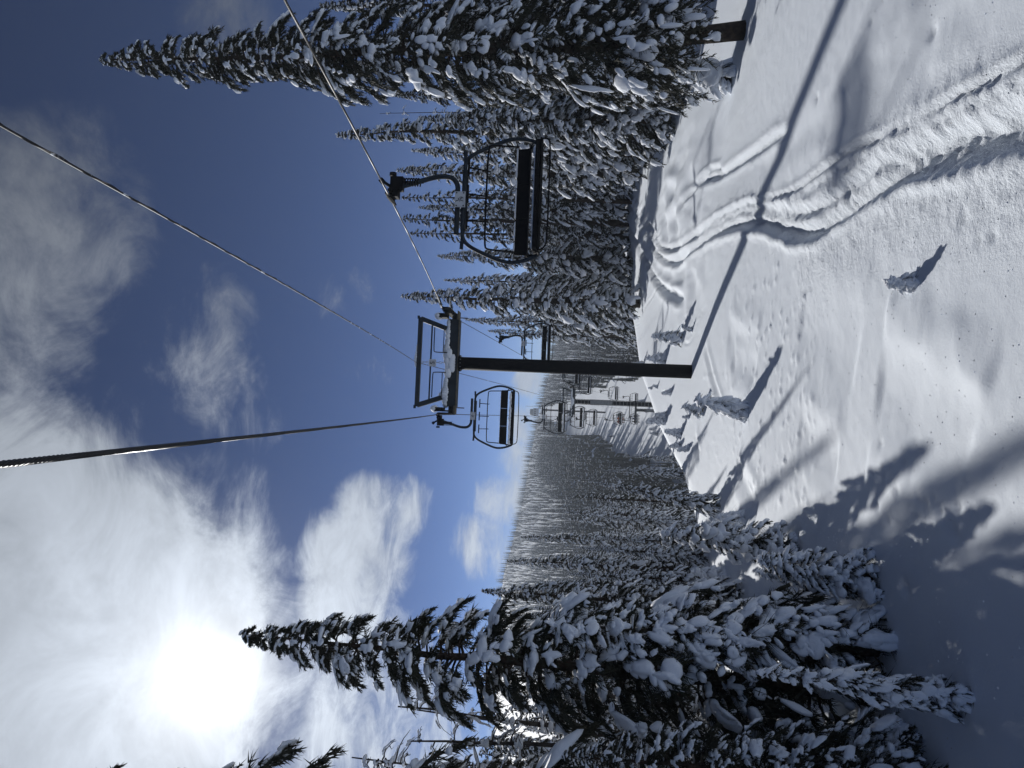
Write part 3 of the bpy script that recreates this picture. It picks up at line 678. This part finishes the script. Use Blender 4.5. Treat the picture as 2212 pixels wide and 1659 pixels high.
# ------------------------------------------------------------------ far forest and far hillside
def forest():
    g = np.random.default_rng(77); protos = []
    for q in range(8):
        near = q < 4
        T, Cn, S = conifer(80+q, 12, 1.3+.25*(q % 4), 14 if near else 9, .06, .8, 1., .33 if near else .12, 2 if near else 3, .85, .14 if near else .20, .4, 1.9 if near else 2.0)
        V1, F1 = Cn.arrays(); V2, F2 = S.arrays()
        # a slim dark core so that the spire reads as solid
        n = 5; ang = np.arange(n)*2*math.pi/n
        core = np.vstack([np.stack([.55*np.cos(ang), .55*np.sin(ang), np.full(n, .6)], 1), [[0, 0, 11.8]]]); Fc = np.array([(i, (i+1) % n, n) for i in range(n)])
        V = np.vstack([V1, core, V2]); F = np.vstack([F1, Fc+len(V1), F2+len(V1)+len(core)])
        protos.append((V, F, np.r_[np.zeros(len(F1)+len(Fc), int), np.ones(len(F2), int)]))
    Vs, Fs, Ms = [], [], []; n = 0; cntf = 0
    y = 97.0
    while y < 730:
        step = 2.4+y*.0046
        xs = np.arange(-.41*y, .25*y, step)
        for x in xs:
            xx = x+g.uniform(-.45, .45)*step; yy = y+g.uniform(-.5, .5)*step
            cx = float(line_x(yy)); off = xx-cx
            wl = np.interp(yy, [97, 150, 300, 420, 470, 560, 760], [8, 10, 12, 12, 7, 5, 5])*(1+.5*float(vnoise(yy*.03, 1.5, 8)))
            wr = np.interp(yy, [97, 150, 300, 420, 470, 560, 760], [9, 10, 11, 9, 6, 5, 5])*(1+.5*float(vnoise(yy*.03, 9.5, 9)))
            if -wl < off < wr: continue
            if vnoise(xx*.035, yy*.02, 15) > .43 and yy > 250: continue
            V, F, M = protos[g.integers(0, 4) + (0 if yy < 210 else 4)]
            s_h = g.uniform(.5, 1.0)*np.interp(yy, [300, 600], [1, .78]) if not (-40 < off < 0 and 140 < yy < 480) else g.uniform(.9, 1.5); s_w = s_h*g.uniform(.8, 1.2); a = g.uniform(0, 6.28); c, s = math.cos(a), math.sin(a)
            W = np.empty_like(V); W[:, 0] = (V[:, 0]*c-V[:, 1]*s)*s_w+xx; W[:, 1] = (V[:, 0]*s+V[:, 1]*c)*s_w+yy; W[:, 2] = V[:, 2]*s_h+float(terrain(xx, yy))-.4
            Vs.append(W); Fs.append(F+n); Ms.append(M); n += len(V); cntf += 1
        y += step*.95
    me = mesh_from('forest', np.vstack(Vs), np.vstack(Fs), [M_needle, M_snowfar], np.concatenate(Ms), False)
    print('forest trees', cntf, 'tris', len(me.polygons))
    put(bpy.data.objects.new('forest', me), None, kind='stuff', label='snow dusted conifer forest covering the far hillside')
forest()

# ------------------------------------------------------------------ ski lift
ROPE_Z = [(-45, .2), (2.3, 0), (25.4, 8.88), (86, 3.95), (150, -9.6), (270, 14.0), (690, 33.5)]
_pz = at(0, 1003, 2.3)[2]
_sl = (8.88-_pz)/(25.4-2.3)
ROPE_Z[1] = (2.3, _pz); ROPE_Z[0] = (-45, _pz-_sl*47.3*.8)
_ry = [p[0] for p in ROPE_Z if p[0] != 2.3]; _rz = [p[1] for p in ROPE_Z if p[0] != 2.3]
def rope_z(y, raise_=0.):
    y = np.asarray(y, float)
    z = np.interp(y, [p[0] for p in ROPE_Z], [p[1] for p in ROPE_Z])
    for a, b in ((25.4, 86), (86, 150), (150, 270), (270, 690)):
        t = np.clip((y-a)/(b-a), 0, 1); z = z - 4*t*(1-t)*((b-a)*.0045)
    return z
GAUGE = 1.85
_A = {-1: at(0, 1003, 2.3), 1: at(615, 0, 6.2)}
def rope_pt(side, y):
    B = np.array([float(line_x(25.4))+side*GAUGE, 25.4, 8.88])
    if y < 25.4:                                        # straight span from the tower behind the viewer
        A = _A[side]; t = (25.4-y)/(25.4-A[1]); return B+(A-B)*t - np.array([0, 0, .10*max(0., 4*t*(1-t))])
    return np.array([float(line_x(y))+side*GAUGE, y, float(rope_z(y))])
ANG = math.atan(-LINE_K)          # the line runs a little to the left of straight ahead
def stranded(name, P, r, pitch, y_end, mat, **props):
    """six wires twisted round a core near the viewer, a plain round rope farther on"""
    g = Geo(); P = np.asarray(P); t = np.r_[0, np.cumsum(np.linalg.norm(np.diff(P, axis=0), axis=1))]
    iy = np.searchsorted(P[:, 1], y_end); tl = t[iy]
    u = np.arange(0, tl, pitch/7); Q = np.stack([np.interp(u, t, P[:, j]) for j in range(3)], 1)
    T = np.gradient(Q, axis=0); T /= np.linalg.norm(T, axis=1)[:, None]
    A = np.cross(T, [0, 0, 1.]); A /= np.linalg.norm(A, axis=1)[:, None]; B = np.cross(A, T)
    for k in range(6):
        ph = 2*math.pi*(u/pitch)+k*math.pi/3
        g.tube(Q + r*.60*(A*np.cos(ph)[:, None]+B*np.sin(ph)[:, None]), r*.42, 4, False)
    g.tube(Q[::6], r*.45, 5, False)
    far = np.vstack([Q[-1], P[iy+1:]])
    g.tube(far, r*.95, 6, False)
    return g.obj(name, mat, None, True, **props)
ys = np.unique(np.r_[np.linspace(-45, 25.4, 60), np.linspace(25.4, 150, 60), np.linspace(150, 690, 60)])
for sd, lab in ((-1, 'thick twisted steel haul rope passing overhead to the left sheaves'), (1, 'twisted steel haul rope carrying chair 79 past the right firs')):
    P = np.array([rope_pt(sd, y) for y in ys])
    stranded('haul_rope', P[ys > (-6 if sd < 0 else -2)], .0145, .17, 17, M_rope, label=lab, category='rope', group='haul ropes of the chairlift')
# communication cable over the tower tops
TOPZ = 9.75
def comm_pts():
    a = at(0, 270, 4.2); pts = []
    for y in np.linspace(-3, 25.4, 40):
        t = (y-4.2)/(25.4-4.2); pts.append([a[0]+(line_x(25.4)-a[0])*t, y, a[2]+(TOPZ+.08-a[2])*t-.25*max(0, 4*t*(1-t))*.4])
    for y in np.linspace(25.4, 86, 30)[1:]:
        t = (y-25.4)/60.6; pts.append([float(line_x(y)), y, TOPZ+.08+(5.25-TOPZ)*t-4*t*(1-t)*.35])
    for y in np.linspace(86, 150, 16)[1:]:
        t = (y-86)/64; pts.append([float(line_x(y)), y, 5.3+(-8.3-5.3)*t-4*t*(1-t)*.35])
    return np.array(pts)
cp = comm_pts(); g = Geo(); g.tube(cp, np.where(cp[:, 1] < 25, .0105, .013), 6, False)
i_ = np.searchsorted(cp[:, 1], 24); t_ = np.linspace(0, 1, 700); Qc = np.stack([np.interp(t_*(i_-1), np.arange(i_), cp[:i_, j]) for j in range(3)], 1)
g.tube(Qc + np.stack([np.cos(t_*260)*.011, np.zeros(700), np.sin(t_*260)*.011-.006], 1), .0045, 4, False)
g.obj('communication_cable', M_frost, None, True, label='frosted communication cable running to the top of the near tower', category='cable')

def text_mesh(body, size, mat):
    cu = bpy.data.curves.new('lettering', 'FONT'); cu.body = body; cu.size = size; cu.align_x = 'CENTER'; cu.align_y = 'CENTER'; cu.extrude = .002; cu.resolution_u = 4
    tmp = bpy.data.objects.new('tmp_text', cu); col.objects.link(tmp)
    dg = bpy.context.evaluated_depsgraph_get(); me = bpy.data.meshes.new_from_object(tmp.evaluated_get(dg))
    bpy.data.objects.remove(tmp); me.materials.clear(); me.materials.append(mat)
    return me
def lettering(body, size, loc, rot, parent, mat=None):
    o = bpy.data.objects.new('lettering', text_mesh(body, size, mat or M_ink)); o.location = loc; o.rotation_euler = rot
    return put(o, parent)

def tower(base, top_z, label, detail=True, ladder=False, number=None, snow=True, pr=.235, arm_half=1.58):
    zt = top_z-base[2]                                   # crossarm underside above the foot
    o = empty('lift_tower', base, ANG, label=label, category='lift tower', group='chairlift towers')
    g = Geo(); g.tube([[0, 0, -1.0], [0, 0, zt*.5], [0, 0, zt]], [pr*1.04, pr*1.02, pr], 28)
    pole = g.obj('pole', M_dark, o)
    g = Geo(); g.cyl((0, 0, zt-.07), (0, 0, zt-.005), pr+.06, 28); fl = g.obj('flange', M_dark, o)
    for k in range(12):
        a = k*math.pi/6; g = Geo(); g.cyl((math.cos(a)*(pr+.035), math.sin(a)*(pr+.035), zt-.11), (math.cos(a)*(pr+.035), math.sin(a)*(pr+.035), zt-.072), .017, 6); g.obj('bolt', M_galv, fl)
    g = Geo(); g.box((0, 0, zt+.19), (arm_half*2, .34, .36)); arm = g.obj('crossarm', M_steel, o, False)
    g = Geo()
    for sy in (-.19, .19): g.box((0, sy, zt+.015), (arm_half*2+.02, .05, .03))
    g.obj('bottom_channel', M_rust, arm, False)
    # lifting frame: slanted posts, top beam, bars, hoops
    tb = 1.47
    for sx in (-1, 1):
        g = Geo(); g.beam((sx*1.20, 0, zt+.36), (sx*1.58, 0, zt+tb-.03), .17, .26, (0, 1, 0)); g.obj('frame_post', M_steel, o, False)
        g = Geo(); g.box((sx*1.64, 0, zt+tb+.08), (.12, .015, .09)); g.obj('lifting_eye', M_steel, o, False)
    g = Geo(); g.box((0, 0, zt+tb), (3.26, .15, .15)); g.obj('top_beam', M_steel, o, False)
    g = Geo(); g.beam((-1.38, -.02, zt+1.03), (1.38, -.02, zt+1.03), .05, .05); g.obj('cross_bar', M_steel, o, False)
    for sx in (-1, 1):
        P = smoothline([(sx*1.28, -.2, zt+.90), (sx*.40, -.2, zt+.90), (sx*.36, -.2, zt+.86), (sx*.36, -.2, zt+.30)], 24)
        g = Geo(); g.tube(P, .019, 8); g.cyl((sx*1.28, -.2, zt+.55), (sx*.36, -.2, zt+.55), .016, 8); g.obj('guard_hoop', M_steel, o)
    g = Geo()
    for k in range(9): g.tube([(.035*math.cos(q)*(k % 2 == 0), .035*math.cos(q)*(k % 2 == 1)-.02, zt+.44+k*.115+.07*math.sin(q)) for q in np.linspace(0, 2*math.pi, 9)], .009, 5, False)
    g.obj('chain', M_galv, o)
    if snow:
        gg = np.random.default_rng(5); C, A = [], []
        for x in np.arange(-arm_half+.08, arm_half-.04, .085):
            hgt = .17+.05*math.sin(x*4)+gg.normal(0, .015)+(.06 if abs(abs(x)-1.05) < .12 else 0)
            C.append((x, 0, zt+.37)); A.append(np.diag([.14, .205, hgt]))
        for x in np.arange(-.42, .43, .1): C.append((x, -.185, zt+.30-.12*(abs(x) < .25))); A.append(np.diag([.13, .05, .17]))
        V, F = blobs(np.array(C), np.array(A), gg, ICO2, .08); S = Geo(); S.add(V, F); S.obj('snow_cap', M_snow, arm)
        C, A = [], []
        for x in np.arange(-.1, .6, .09): C.append((x, 0, zt+tb+.075)); A.append(np.diag([.12, .075, .05+.05*max(0, 1-abs(x-.05)*2)]))
        V, F = blobs(np.array(C), np.array(A), gg, ICO2, .1); S = Geo(); S.add(V, F); S.obj('snow_cap', M_snow, o)
    # sheave trains
    rz = zt+.59
    for sx in (-1, 1):
        xx = sx*GAUGE
        sv = put(bpy.data.objects.new('sheave_train', Geo().box((xx-sx*.11, 0, rz-.30), (.04, 2.2, .10)).mesh('sheave_train', M_dark, False)), o)
        g = Geo()
        for k in (-1, 1): g.beam((xx-sx*.09, k*.28, rz-.19), (xx-sx*.09, k*.95, rz-.19), .03, .12)
        g.box((sx*1.66, 0, rz-.38), (.3, .2, .16)); g.obj('rocker_beam', M_dark, sv, False)
        for k in range(6):
            yk = -.98+k*.392; g = Geo(); zc_ = rz-.205-(.018*(abs(yk))**2)
            a = np.linspace(0, 2*math.pi, 17); g.tube(np.stack([np.full(17, xx), yk+.135*np.cos(a), zc_+.135*np.sin(a)], 1), .045, 7, False)
            g.cyl((xx-.035, yk, zc_), (xx+.035, yk, zc_), .115, 14); g.obj('sheave_wheel', M_rub, sv)
        g = Geo(); g.box((sx*1.70, -.05, rz+.02), (.15, .55, .30)); g.obj('cable_catcher', M_dark, sv, False)
        g = Geo(); V, F = blobs(np.array([(sx*1.69, -.05, rz+.18)]), np.array([np.diag([.13, .33, .17])]), np.random.default_rng(3), ICO3, .06); g.add(V, F); g.obj('snow_cap', M_snow, sv)
        g = Geo(); g.cyl((sx*1.62, -.3, zt-.02), (sx*1.62, -.3, zt-.32), .018, 8); g.box((sx*1.70, -.25, zt+.02), (.30, .5, .04)); g.obj('work_step', M_rust, sv, False)
    if number:
        g = Geo(); g.box((-.02, -.07, zt+.95), (.26, .012, .26)); p = g.obj('number_plate', M_plate, o, False)
        lettering(number, .24, (-.02, -.0795, zt+.95), (math.pi/2, 0, 0), p)
    if ladder:
        g = Geo()
        for sx in (-1, 1): g.box((sx*.30, -.34, zt/2), (.05, .06, zt))
        lad = g.obj('ladder', M_dark, o, False)
        for k in range(int(zt/.42)):
            g = Geo(); g.box((0, -.385, zt-.3-k*.42), (.58, .03, .05)); g.obj('rung', M_galv, lad, False)
        g = Geo(); g.box((0, -.42, zt-3.1), (.6, .03, 2.6)); g.obj('guard_panel', M_galv, lad, False)
    return o
tb_ = hit(1493, 803)
tower((tb_[0], tb_[1], tb_[2]), 8.29, 'dark steel tower number 5 standing in the open snow', number='5')
tower((float(line_x(86)), 86, float(terrain(line_x(86), 86))), 3.36, 'second tower with a ladder up its pole beyond the crest', ladder=True, pr=.25)
tower((float(line_x(150)), 150, float(terrain(line_x(150), 150))), -10.2, 'tower top just showing over the crest below the far run', ladder=True, snow=False)
tower((float(line_x(270)), 270, float(terrain(line_x(270), 270))), 13.4, 'tall slim tower on the far ski run', snow=False, pr=.30)

# chairs ---------------------------------------------------------
def chair_meshes():
    """triple chair, rope at the origin, seat facing +y, hanger on the -x side; safety bar raised"""
    D = {}
    def add(key, name, geo, mat, smooth=True, parent=None): D[key] = (name, geo.mesh(name, mat, smooth), parent)
    g = Geo(); g.box((-.10, 0, -.06), (.16, .20, .15)); g.box((-.02, 0, 0), (.08, .30, .07)); g.box((-.26, 0, -.10), (.24, .13, .22)); g.cyl((-.40, 0, -.02), (-.46, 0, -.02), .06, 14)
    g.cyl((-.10, -.2, -.02), (-.10, .2, -.02), .035, 10); g.beam((-.2, .05, .0), (-.30, .05, .16), .05, .05); g.cyl((-.33, .05, .13), (-.27, .05, .19), .045, 10)
    g.tube([(0, -.34, 0), (0, -.16, 0), (0, .16, 0), (0, .34, 0)], [.018, .034, .034, .018], 10)
    add('grip', 'grip', g, M_dark, False)
    g = Geo(); s = np.linspace(0, 1, 90); g.tube(np.stack([-.30+.065*np.cos(s*44), .065*np.sin(s*44), -.20-.30*s], 1), .012, 6); g.cyl((-.30, 0, -.15), (-.30, 0, -.56), .022, 8)
    add('spring', 'spring', g, M_dark, True, 'grip')
    P = smoothline([(-.20, 0, -.10), (-.30, 0, -.45), (-.395, 0, -.75), (-.41, 0, -.92), (-.39, 0, -1.06), (-.28, 0, -1.155), (-.15, 0, -1.165), (.60, 0, -1.165)], 48)
    g = Geo(); g.tube(P, .044, 12); add('hanger', 'hanger_arm', g, M_steel)
    bail = [(-.60, 0, -1.27), (-.70, 0, -1.30), (-.80, 0, -1.40), (-.93, 0, -1.68), (-1.03, .01, -1.93), (-1.07, .03, -2.12), (-1.03, .07, -2.38), (-.94, .12, -2.58)]
    P = smoothline(bail + [], 40); Q = P*np.array([-1, 1, 1]); full = np.vstack([P[::-1], Q])
    g = Geo(); g.tube(full, .034, 12); g.box((0, 0, -1.285), (1.05, .05, .10)); g.beam((-.52, 0, -1.28), (-.85, 0, -1.265), .045, .055); g.beam((.52, 0, -1.28), (.85, 0, -1.265), .045, .055)
    add('bail', 'bail', g, M_steel)
    # safety bar raised overhead with three foot rests
    bar = [(-.90, .10, -2.20), (-.89, .16, -1.92), (-.885, .20, -1.73), (-.84, .21, -1.685), (0, .22, -1.68), (.84, .21, -1.685), (.885, .20, -1.73), (.89, .16, -1.92), (.90, .10, -2.20)]
    g = Geo(); g.tube(smoothline(bar, 60), .016, 8); add('bar', 'safety_bar', g, M_dark)
    for k, x in enumerate((-.43, 0, .43)):
        g = Geo(); g.tube([(x, .21, -1.74), (x, .24, -1.70), (x*1.03, .36, -1.40)], .013, 7); g.cyl((x*1.03-.15, .36, -1.39), (x*1.03+.15, .36, -1.39), .02, 8)
        add('rest%d' % k, 'foot_rest', g, M_dark, True, 'bar')
    # seat and back, three cushions each
    for k, x in enumerate((-.605, 0, .605)):
        g = Geo(); V = Geo().box((x, .24, -2.53), (.598, .46, .075)).arrays(); g.add(*V); add('seat%d' % k, 'seat_cushion', g, M_pad, False)
        g = Geo(); Rm = np.array(Matrix.Rotation(math.radians(12), 3, 'X')); g.box((x, -.06, -2.28), (.598, .05, .24), Rm); add('back%d' % k, 'back_cushion', g, M_pad, False)
    g = Geo(); g.tube([(-.94, .12, -2.58), (0, .12, -2.585), (.94, .12, -2.58)], .026, 8); g.tube([(-.93, .42, -2.585), (.93, .42, -2.585)], .02, 8)
    for sx in (-1, 1): g.tube([(sx*.94, .12, -2.58), (sx*.93, .30, -2.59), (sx*.93, .42, -2.585)], .022, 8); g.tube([(sx*.95, .11, -2.56), (sx*.91, -.04, -2.34), (sx*.90, -.06, -2.18)], .018, 7); g.beam((sx*1.0, .10, -2.44), (sx*.90, -.04, -2.36), .02, .02)
    add('frame', 'seat_frame', g, M_dark)
    g = Geo(); g.tube(smoothline([(-.93, .42, -2.60), (-.90, .50, -2.70), (-.80, .52, -2.74), (.80, .52, -2.74), (.90, .50, -2.70), (.93, .42, -2.60)], 40), .014, 8); add('rail', 'lower_rail', g, M_dark)
    gg = np.random.default_rng(2); C, A = [], []
    for x in np.arange(-.85, .86, .09):
        C.append((x, .07+gg.normal(0, .03), -2.50)); A.append(np.diag([.10, .10+.05*gg.random(), .035+.04*gg.random()]))
        if gg.random() < .7: C.append((x, -.035, -2.165)); A.append(np.diag([.08, .035, .02]))
    V, F = blobs(np.array(C), np.array(A), gg, ICO2, .12); g = Geo(); g.add(V, F); add('snow', 'snow_dusting', g, M_snow)
    return D
CH = chair_meshes()
def make_chair(side, y, label, number=None, simple=False):
    p = rope_pt(side, y)
    o = empty('lift_chair', p, ANG + (0 if side < 0 else math.pi), label=label, category='lift chair', group='chairs going away on the left rope' if side < 0 else 'chairs coming back on the right rope')
    made = {}
    for k, (nm, me, par) in CH.items():
        made[k] = put(bpy.data.objects.new(nm, me), made[par] if par else o)
    if not simple:
        sy = -1 if side < 0 else 1                     # the plate faces the viewer
        g = Geo(); g.box((.0, sy*.055, -1.215), (.27, .012, .18)); pl = g.obj('number_plate', M_plate, o, False)
        for bx, bz in ((-.11, -1.155), (.11, -1.155), (-.11, -1.275), (.11, -1.275)):
            g = Geo(); g.cyl((bx, sy*.062, bz), (bx, sy*.07, bz), .012, 8); g.obj('bolt', M_dark, pl)
        rot = (math.pi/2, 0, 0 if side < 0 else math.pi)
        if number: lettering(number, .095, (0, sy*.0645, -1.245), rot, pl)
        g = Geo(); a = np.linspace(-2.6, .6, 14); g.tube(np.stack([.026*np.cos(a), np.full(14, sy*.063), -1.165+.026*np.sin(a)], 1), .006, 5)
        g.tube([(.026*-sy*-1 if False else .02, sy*.063, -1.15), (.05, sy*.063, -1.142)], .005, 5); g.obj('emblem', M_dark, pl)
    return o
LY = [24.2, 45.5, 67.5, 89.5, 111.5, 133]
RY = [12.05, 36, 58.5, 82, 106, 131]
lab_l = ['empty triple chair with plate 77 just before the left sheaves of tower 5', 'empty chair with snow on its seat, next beyond tower 5 on the left rope', 'empty chair in front of the second tower on the left rope',
         'empty chair close behind another, just past the second tower', 'chair carrying riders in dark and orange coats over the far run', 'farthest chair with riders in black right above the crest']
lab_r = ['nearest empty triple chair with plate 79 against the right firs', 'empty chair right beside the pole of tower 5', 'empty chair half hidden behind the pole of tower 5',
         'empty chair just left of the pole of tower 5', 'empty chair hanging over the right edge of the far run', 'farthest empty chair on the right rope above the crest']
for i, y in enumerate(LY): make_chair(-1, y, lab_l[i], '77' if i == 0 else None, i > 2)
for i, y in enumerate(RY): make_chair(1, y, lab_r[i], '79' if i == 0 else None, i > 1)

# riders and a skier ----------------------------------------------
def skin_person(name, joints, edges, mat, loc, rz, label, extra, group):
    me = bpy.data.meshes.new('body'); me.from_pydata([j[:3] for j in joints], edges, []); me.materials.append(mat)
    o = bpy.data.objects.new(name, me); o.location = loc; o.rotation_euler = (0, 0, rz)
    put(o, None, label=label, category='person', group=group)
    md = o.modifiers.new('skin', 'SKIN'); 
    for i, j in enumerate(joints): me.skin_vertices[0].data[i].radius = (j[3], j[3])
    me.skin_vertices[0].data[0].use_root = True
    sb = o.modifiers.new('sub', 'SUBSURF'); sb.levels = 1; sb.render_levels = 1
    for nm, geo, mt in extra: geo.obj(nm, mt, o)
    return o
def helmet():
    g = Geo(); V, F = ICO2; g.add(V*np.array([.12, .14, .125])+np.array([0, .02, .80]), F); return g
def seated(loc, rz, coat, label, hm):
    J = [(0, 0, .08, .15), (0, 0, .35, .17), (0, .01, .55, .14), (0, .02, .66, .06), (0, .04, .80, .10), (-.22, .0, .50, .07), (-.28, .08, .28, .06), (-.18, .28, .22, .05), (.22, .0, .50, .07), (.28, .08, .28, .06), (.18, .28, .22, .05),
         (-.11, .22, .08, .10), (-.12, .46, .05, .08), (-.12, .50, -.38, .07), (-.12, .62, -.44, .06), (.11, .22, .08, .10), (.12, .46, .05, .08), (.12, .50, -.38, .07), (.12, .62, -.44, .06)]
    E_ = [(0, 1), (1, 2), (2, 3), (3, 4), (2, 5), (5, 6), (6, 7), (2, 8), (8, 9), (9, 10), (0, 11), (11, 12), (12, 13), (13, 14), (0, 15), (15, 16), (16, 17), (17, 18)]
    sk = Geo()
    for sx in (-.12, .12): sk.box((sx, .62, -.52), (.09, 1.6, .03))
    return skin_person('person', J, E_, coat, loc, rz, label, [('helmet', helmet(), hm), ('skis', sk, M_dark)], 'riders on the far chairs')
coats = [material('dark_green_coat', (.02, .04, .035), .8), material('rust_orange_coat', (.30, .09, .03), .8), material('black_coat', (.012, .012, .014), .8), material('red_brown_coat', (.16, .04, .03), .8), material('navy_coat', (.02, .025, .06), .8)]
M_wh = material('white_helmet', (.75, .76, .78), .4); M_bh = material('black_helmet', (.02, .02, .02), .4)
riders = [(111.5, -.5, 3, M_wh, 'rider in a red brown coat on the chair over the far run'), (111.5, 0, 1, M_wh, 'rider in a rust orange coat, middle of the chair over the far run'), (111.5, .52, 0, M_bh, 'rider in a dark green coat beside the orange coat'),
          (133, -.5, 2, M_bh, 'rider in black at the outer end of the farthest left chair'), (133, 0, 4, M_bh, 'rider in navy in the middle of the farthest left chair'), (133, .52, 2, M_wh, 'rider in black with white helmet on the farthest left chair')]
for y, x, c, hm, lab in riders:
    p = rope_pt(-1, y); seated((p[0]+x*math.cos(ANG), y+.10+x*math.sin(ANG), p[2]-2.48), ANG, coats[c], lab, hm)
def skier(px, lab, coat):
    b = hit(*px)
    J = [(0, 0, .85, .15), (0, .06, 1.12, .17), (0, .12, 1.32, .14), (0, .15, 1.42, .06), (0, .18, 1.55, .10), (-.24, .12, 1.25, .07), (-.40, .25, 1.02, .06), (-.42, .45, 1.0, .05), (.24, .12, 1.25, .07), (.40, .25, 1.02, .06), (.42, .45, 1.0, .05),
         (-.14, .12, .50, .09), (-.18, .0, .10, .07), (.14, .16, .50, .09), (.20, .05, .10, .07)]
    E_ = [(0, 1), (1, 2), (2, 3), (3, 4), (2, 5), (5, 6), (6, 7), (2, 8), (8, 9), (9, 10), (0, 11), (11, 12), (0, 13), (13, 14)]
    sk = Geo()
    for sx in (-.19, .21): sk.box((sx, .05, .02), (.10, 1.7, .04))
    hl = Geo(); V, F = ICO2; hl.add(V*.13+np.array([0, .19, 1.58]), F)
    po = Geo()
    for sx in (-.42, .42): po.cyl((sx, .47, 1.05), (sx*1.2, .2, .05), .012, 5)
    skin_person('person', J, E_, coat, b, 2.2, lab, [('helmet', hl, M_bh), ('skis', sk, M_dark), ('poles', po, M_dark)], 'skiers on the far run')
skier((1326, 942), 'skier in dark clothes leaning into a turn in the shade of the far run', coats[2])
skier((1290, 898), 'small dark skier farther up the far run', coats[4])

# top station on the far ridge --------------------------------------
yS = 690.; xS = float(line_x(yS)); zS = float(terrain(xS, yS))
o = empty('lift_station', (xS, yS, zS), ANG, label='pale lift station with round drum roof on the far ridge', category='building')
Geo().box((0, 0, 4.5), (8, 6, 5)).obj('wall', M_plate, o, False)
Geo().cyl((0, 0, 7.05), (0, 0, 10.2), 3.2, 20, 2.8).obj('roof', M_galv, o)
for k in range(4): Geo().box((-3.0+k*2.0, -3.02, 5.2), (1.3, .1, 1.6)).obj('window', M_dark, o, False)
for sx in (-4, 4):
    for sy in (-2.6, 2.6): Geo().box((sx, sy, .5), (.5, .5, 3.1)).obj('leg', M_dark, o, False)
Geo().cyl((5.6, 0, 0), (5.6, 0, 15), .12, 8).obj('mast', M_dark, o)
print('ropes', [ [rope_pt(sd,y).round(2).tolist() for y in (6.2,12.,24.2)] for sd in (-1,1)]);print('trees', cnt, 'objects', len(bpy.data.objects), 'polys', sum(len(me.polygons) for me in bpy.data.meshes))

hz = material('thin_cold_air', (1, 1, 1)); t = hz.node_tree; t.nodes.clear()
pv = t.nodes.new('ShaderNodeVolumePrincipled'); pv.inputs['Color'].default_value = (.74, .84, .98, 1); pv.inputs['Density'].default_value = .00052; pv.inputs['Anisotropy'].default_value = .2
ou = t.nodes.new('ShaderNodeOutputMaterial'); t.links.new(pv.outputs[0], ou.inputs['Volume'])
HAZE = True
if HAZE:
    zlo, zhi = float(fz.min())-1, float(fz.max())+17
    hx0, hx1, hy0, hy1 = gx[0]-6, gx[-1]+6, gy[0]-6, gy[-1]+6
    Geo().box(((hx0+hx1)/2, (hy0+hy1)/2, (zlo+zhi)/2), (hx1-hx0, hy1-hy0, zhi-zlo)).obj('haze', hz, None, False, kind='stuff', label='thin pale winter haze in the valley air')
sc.cycles.volume_bounces = 0
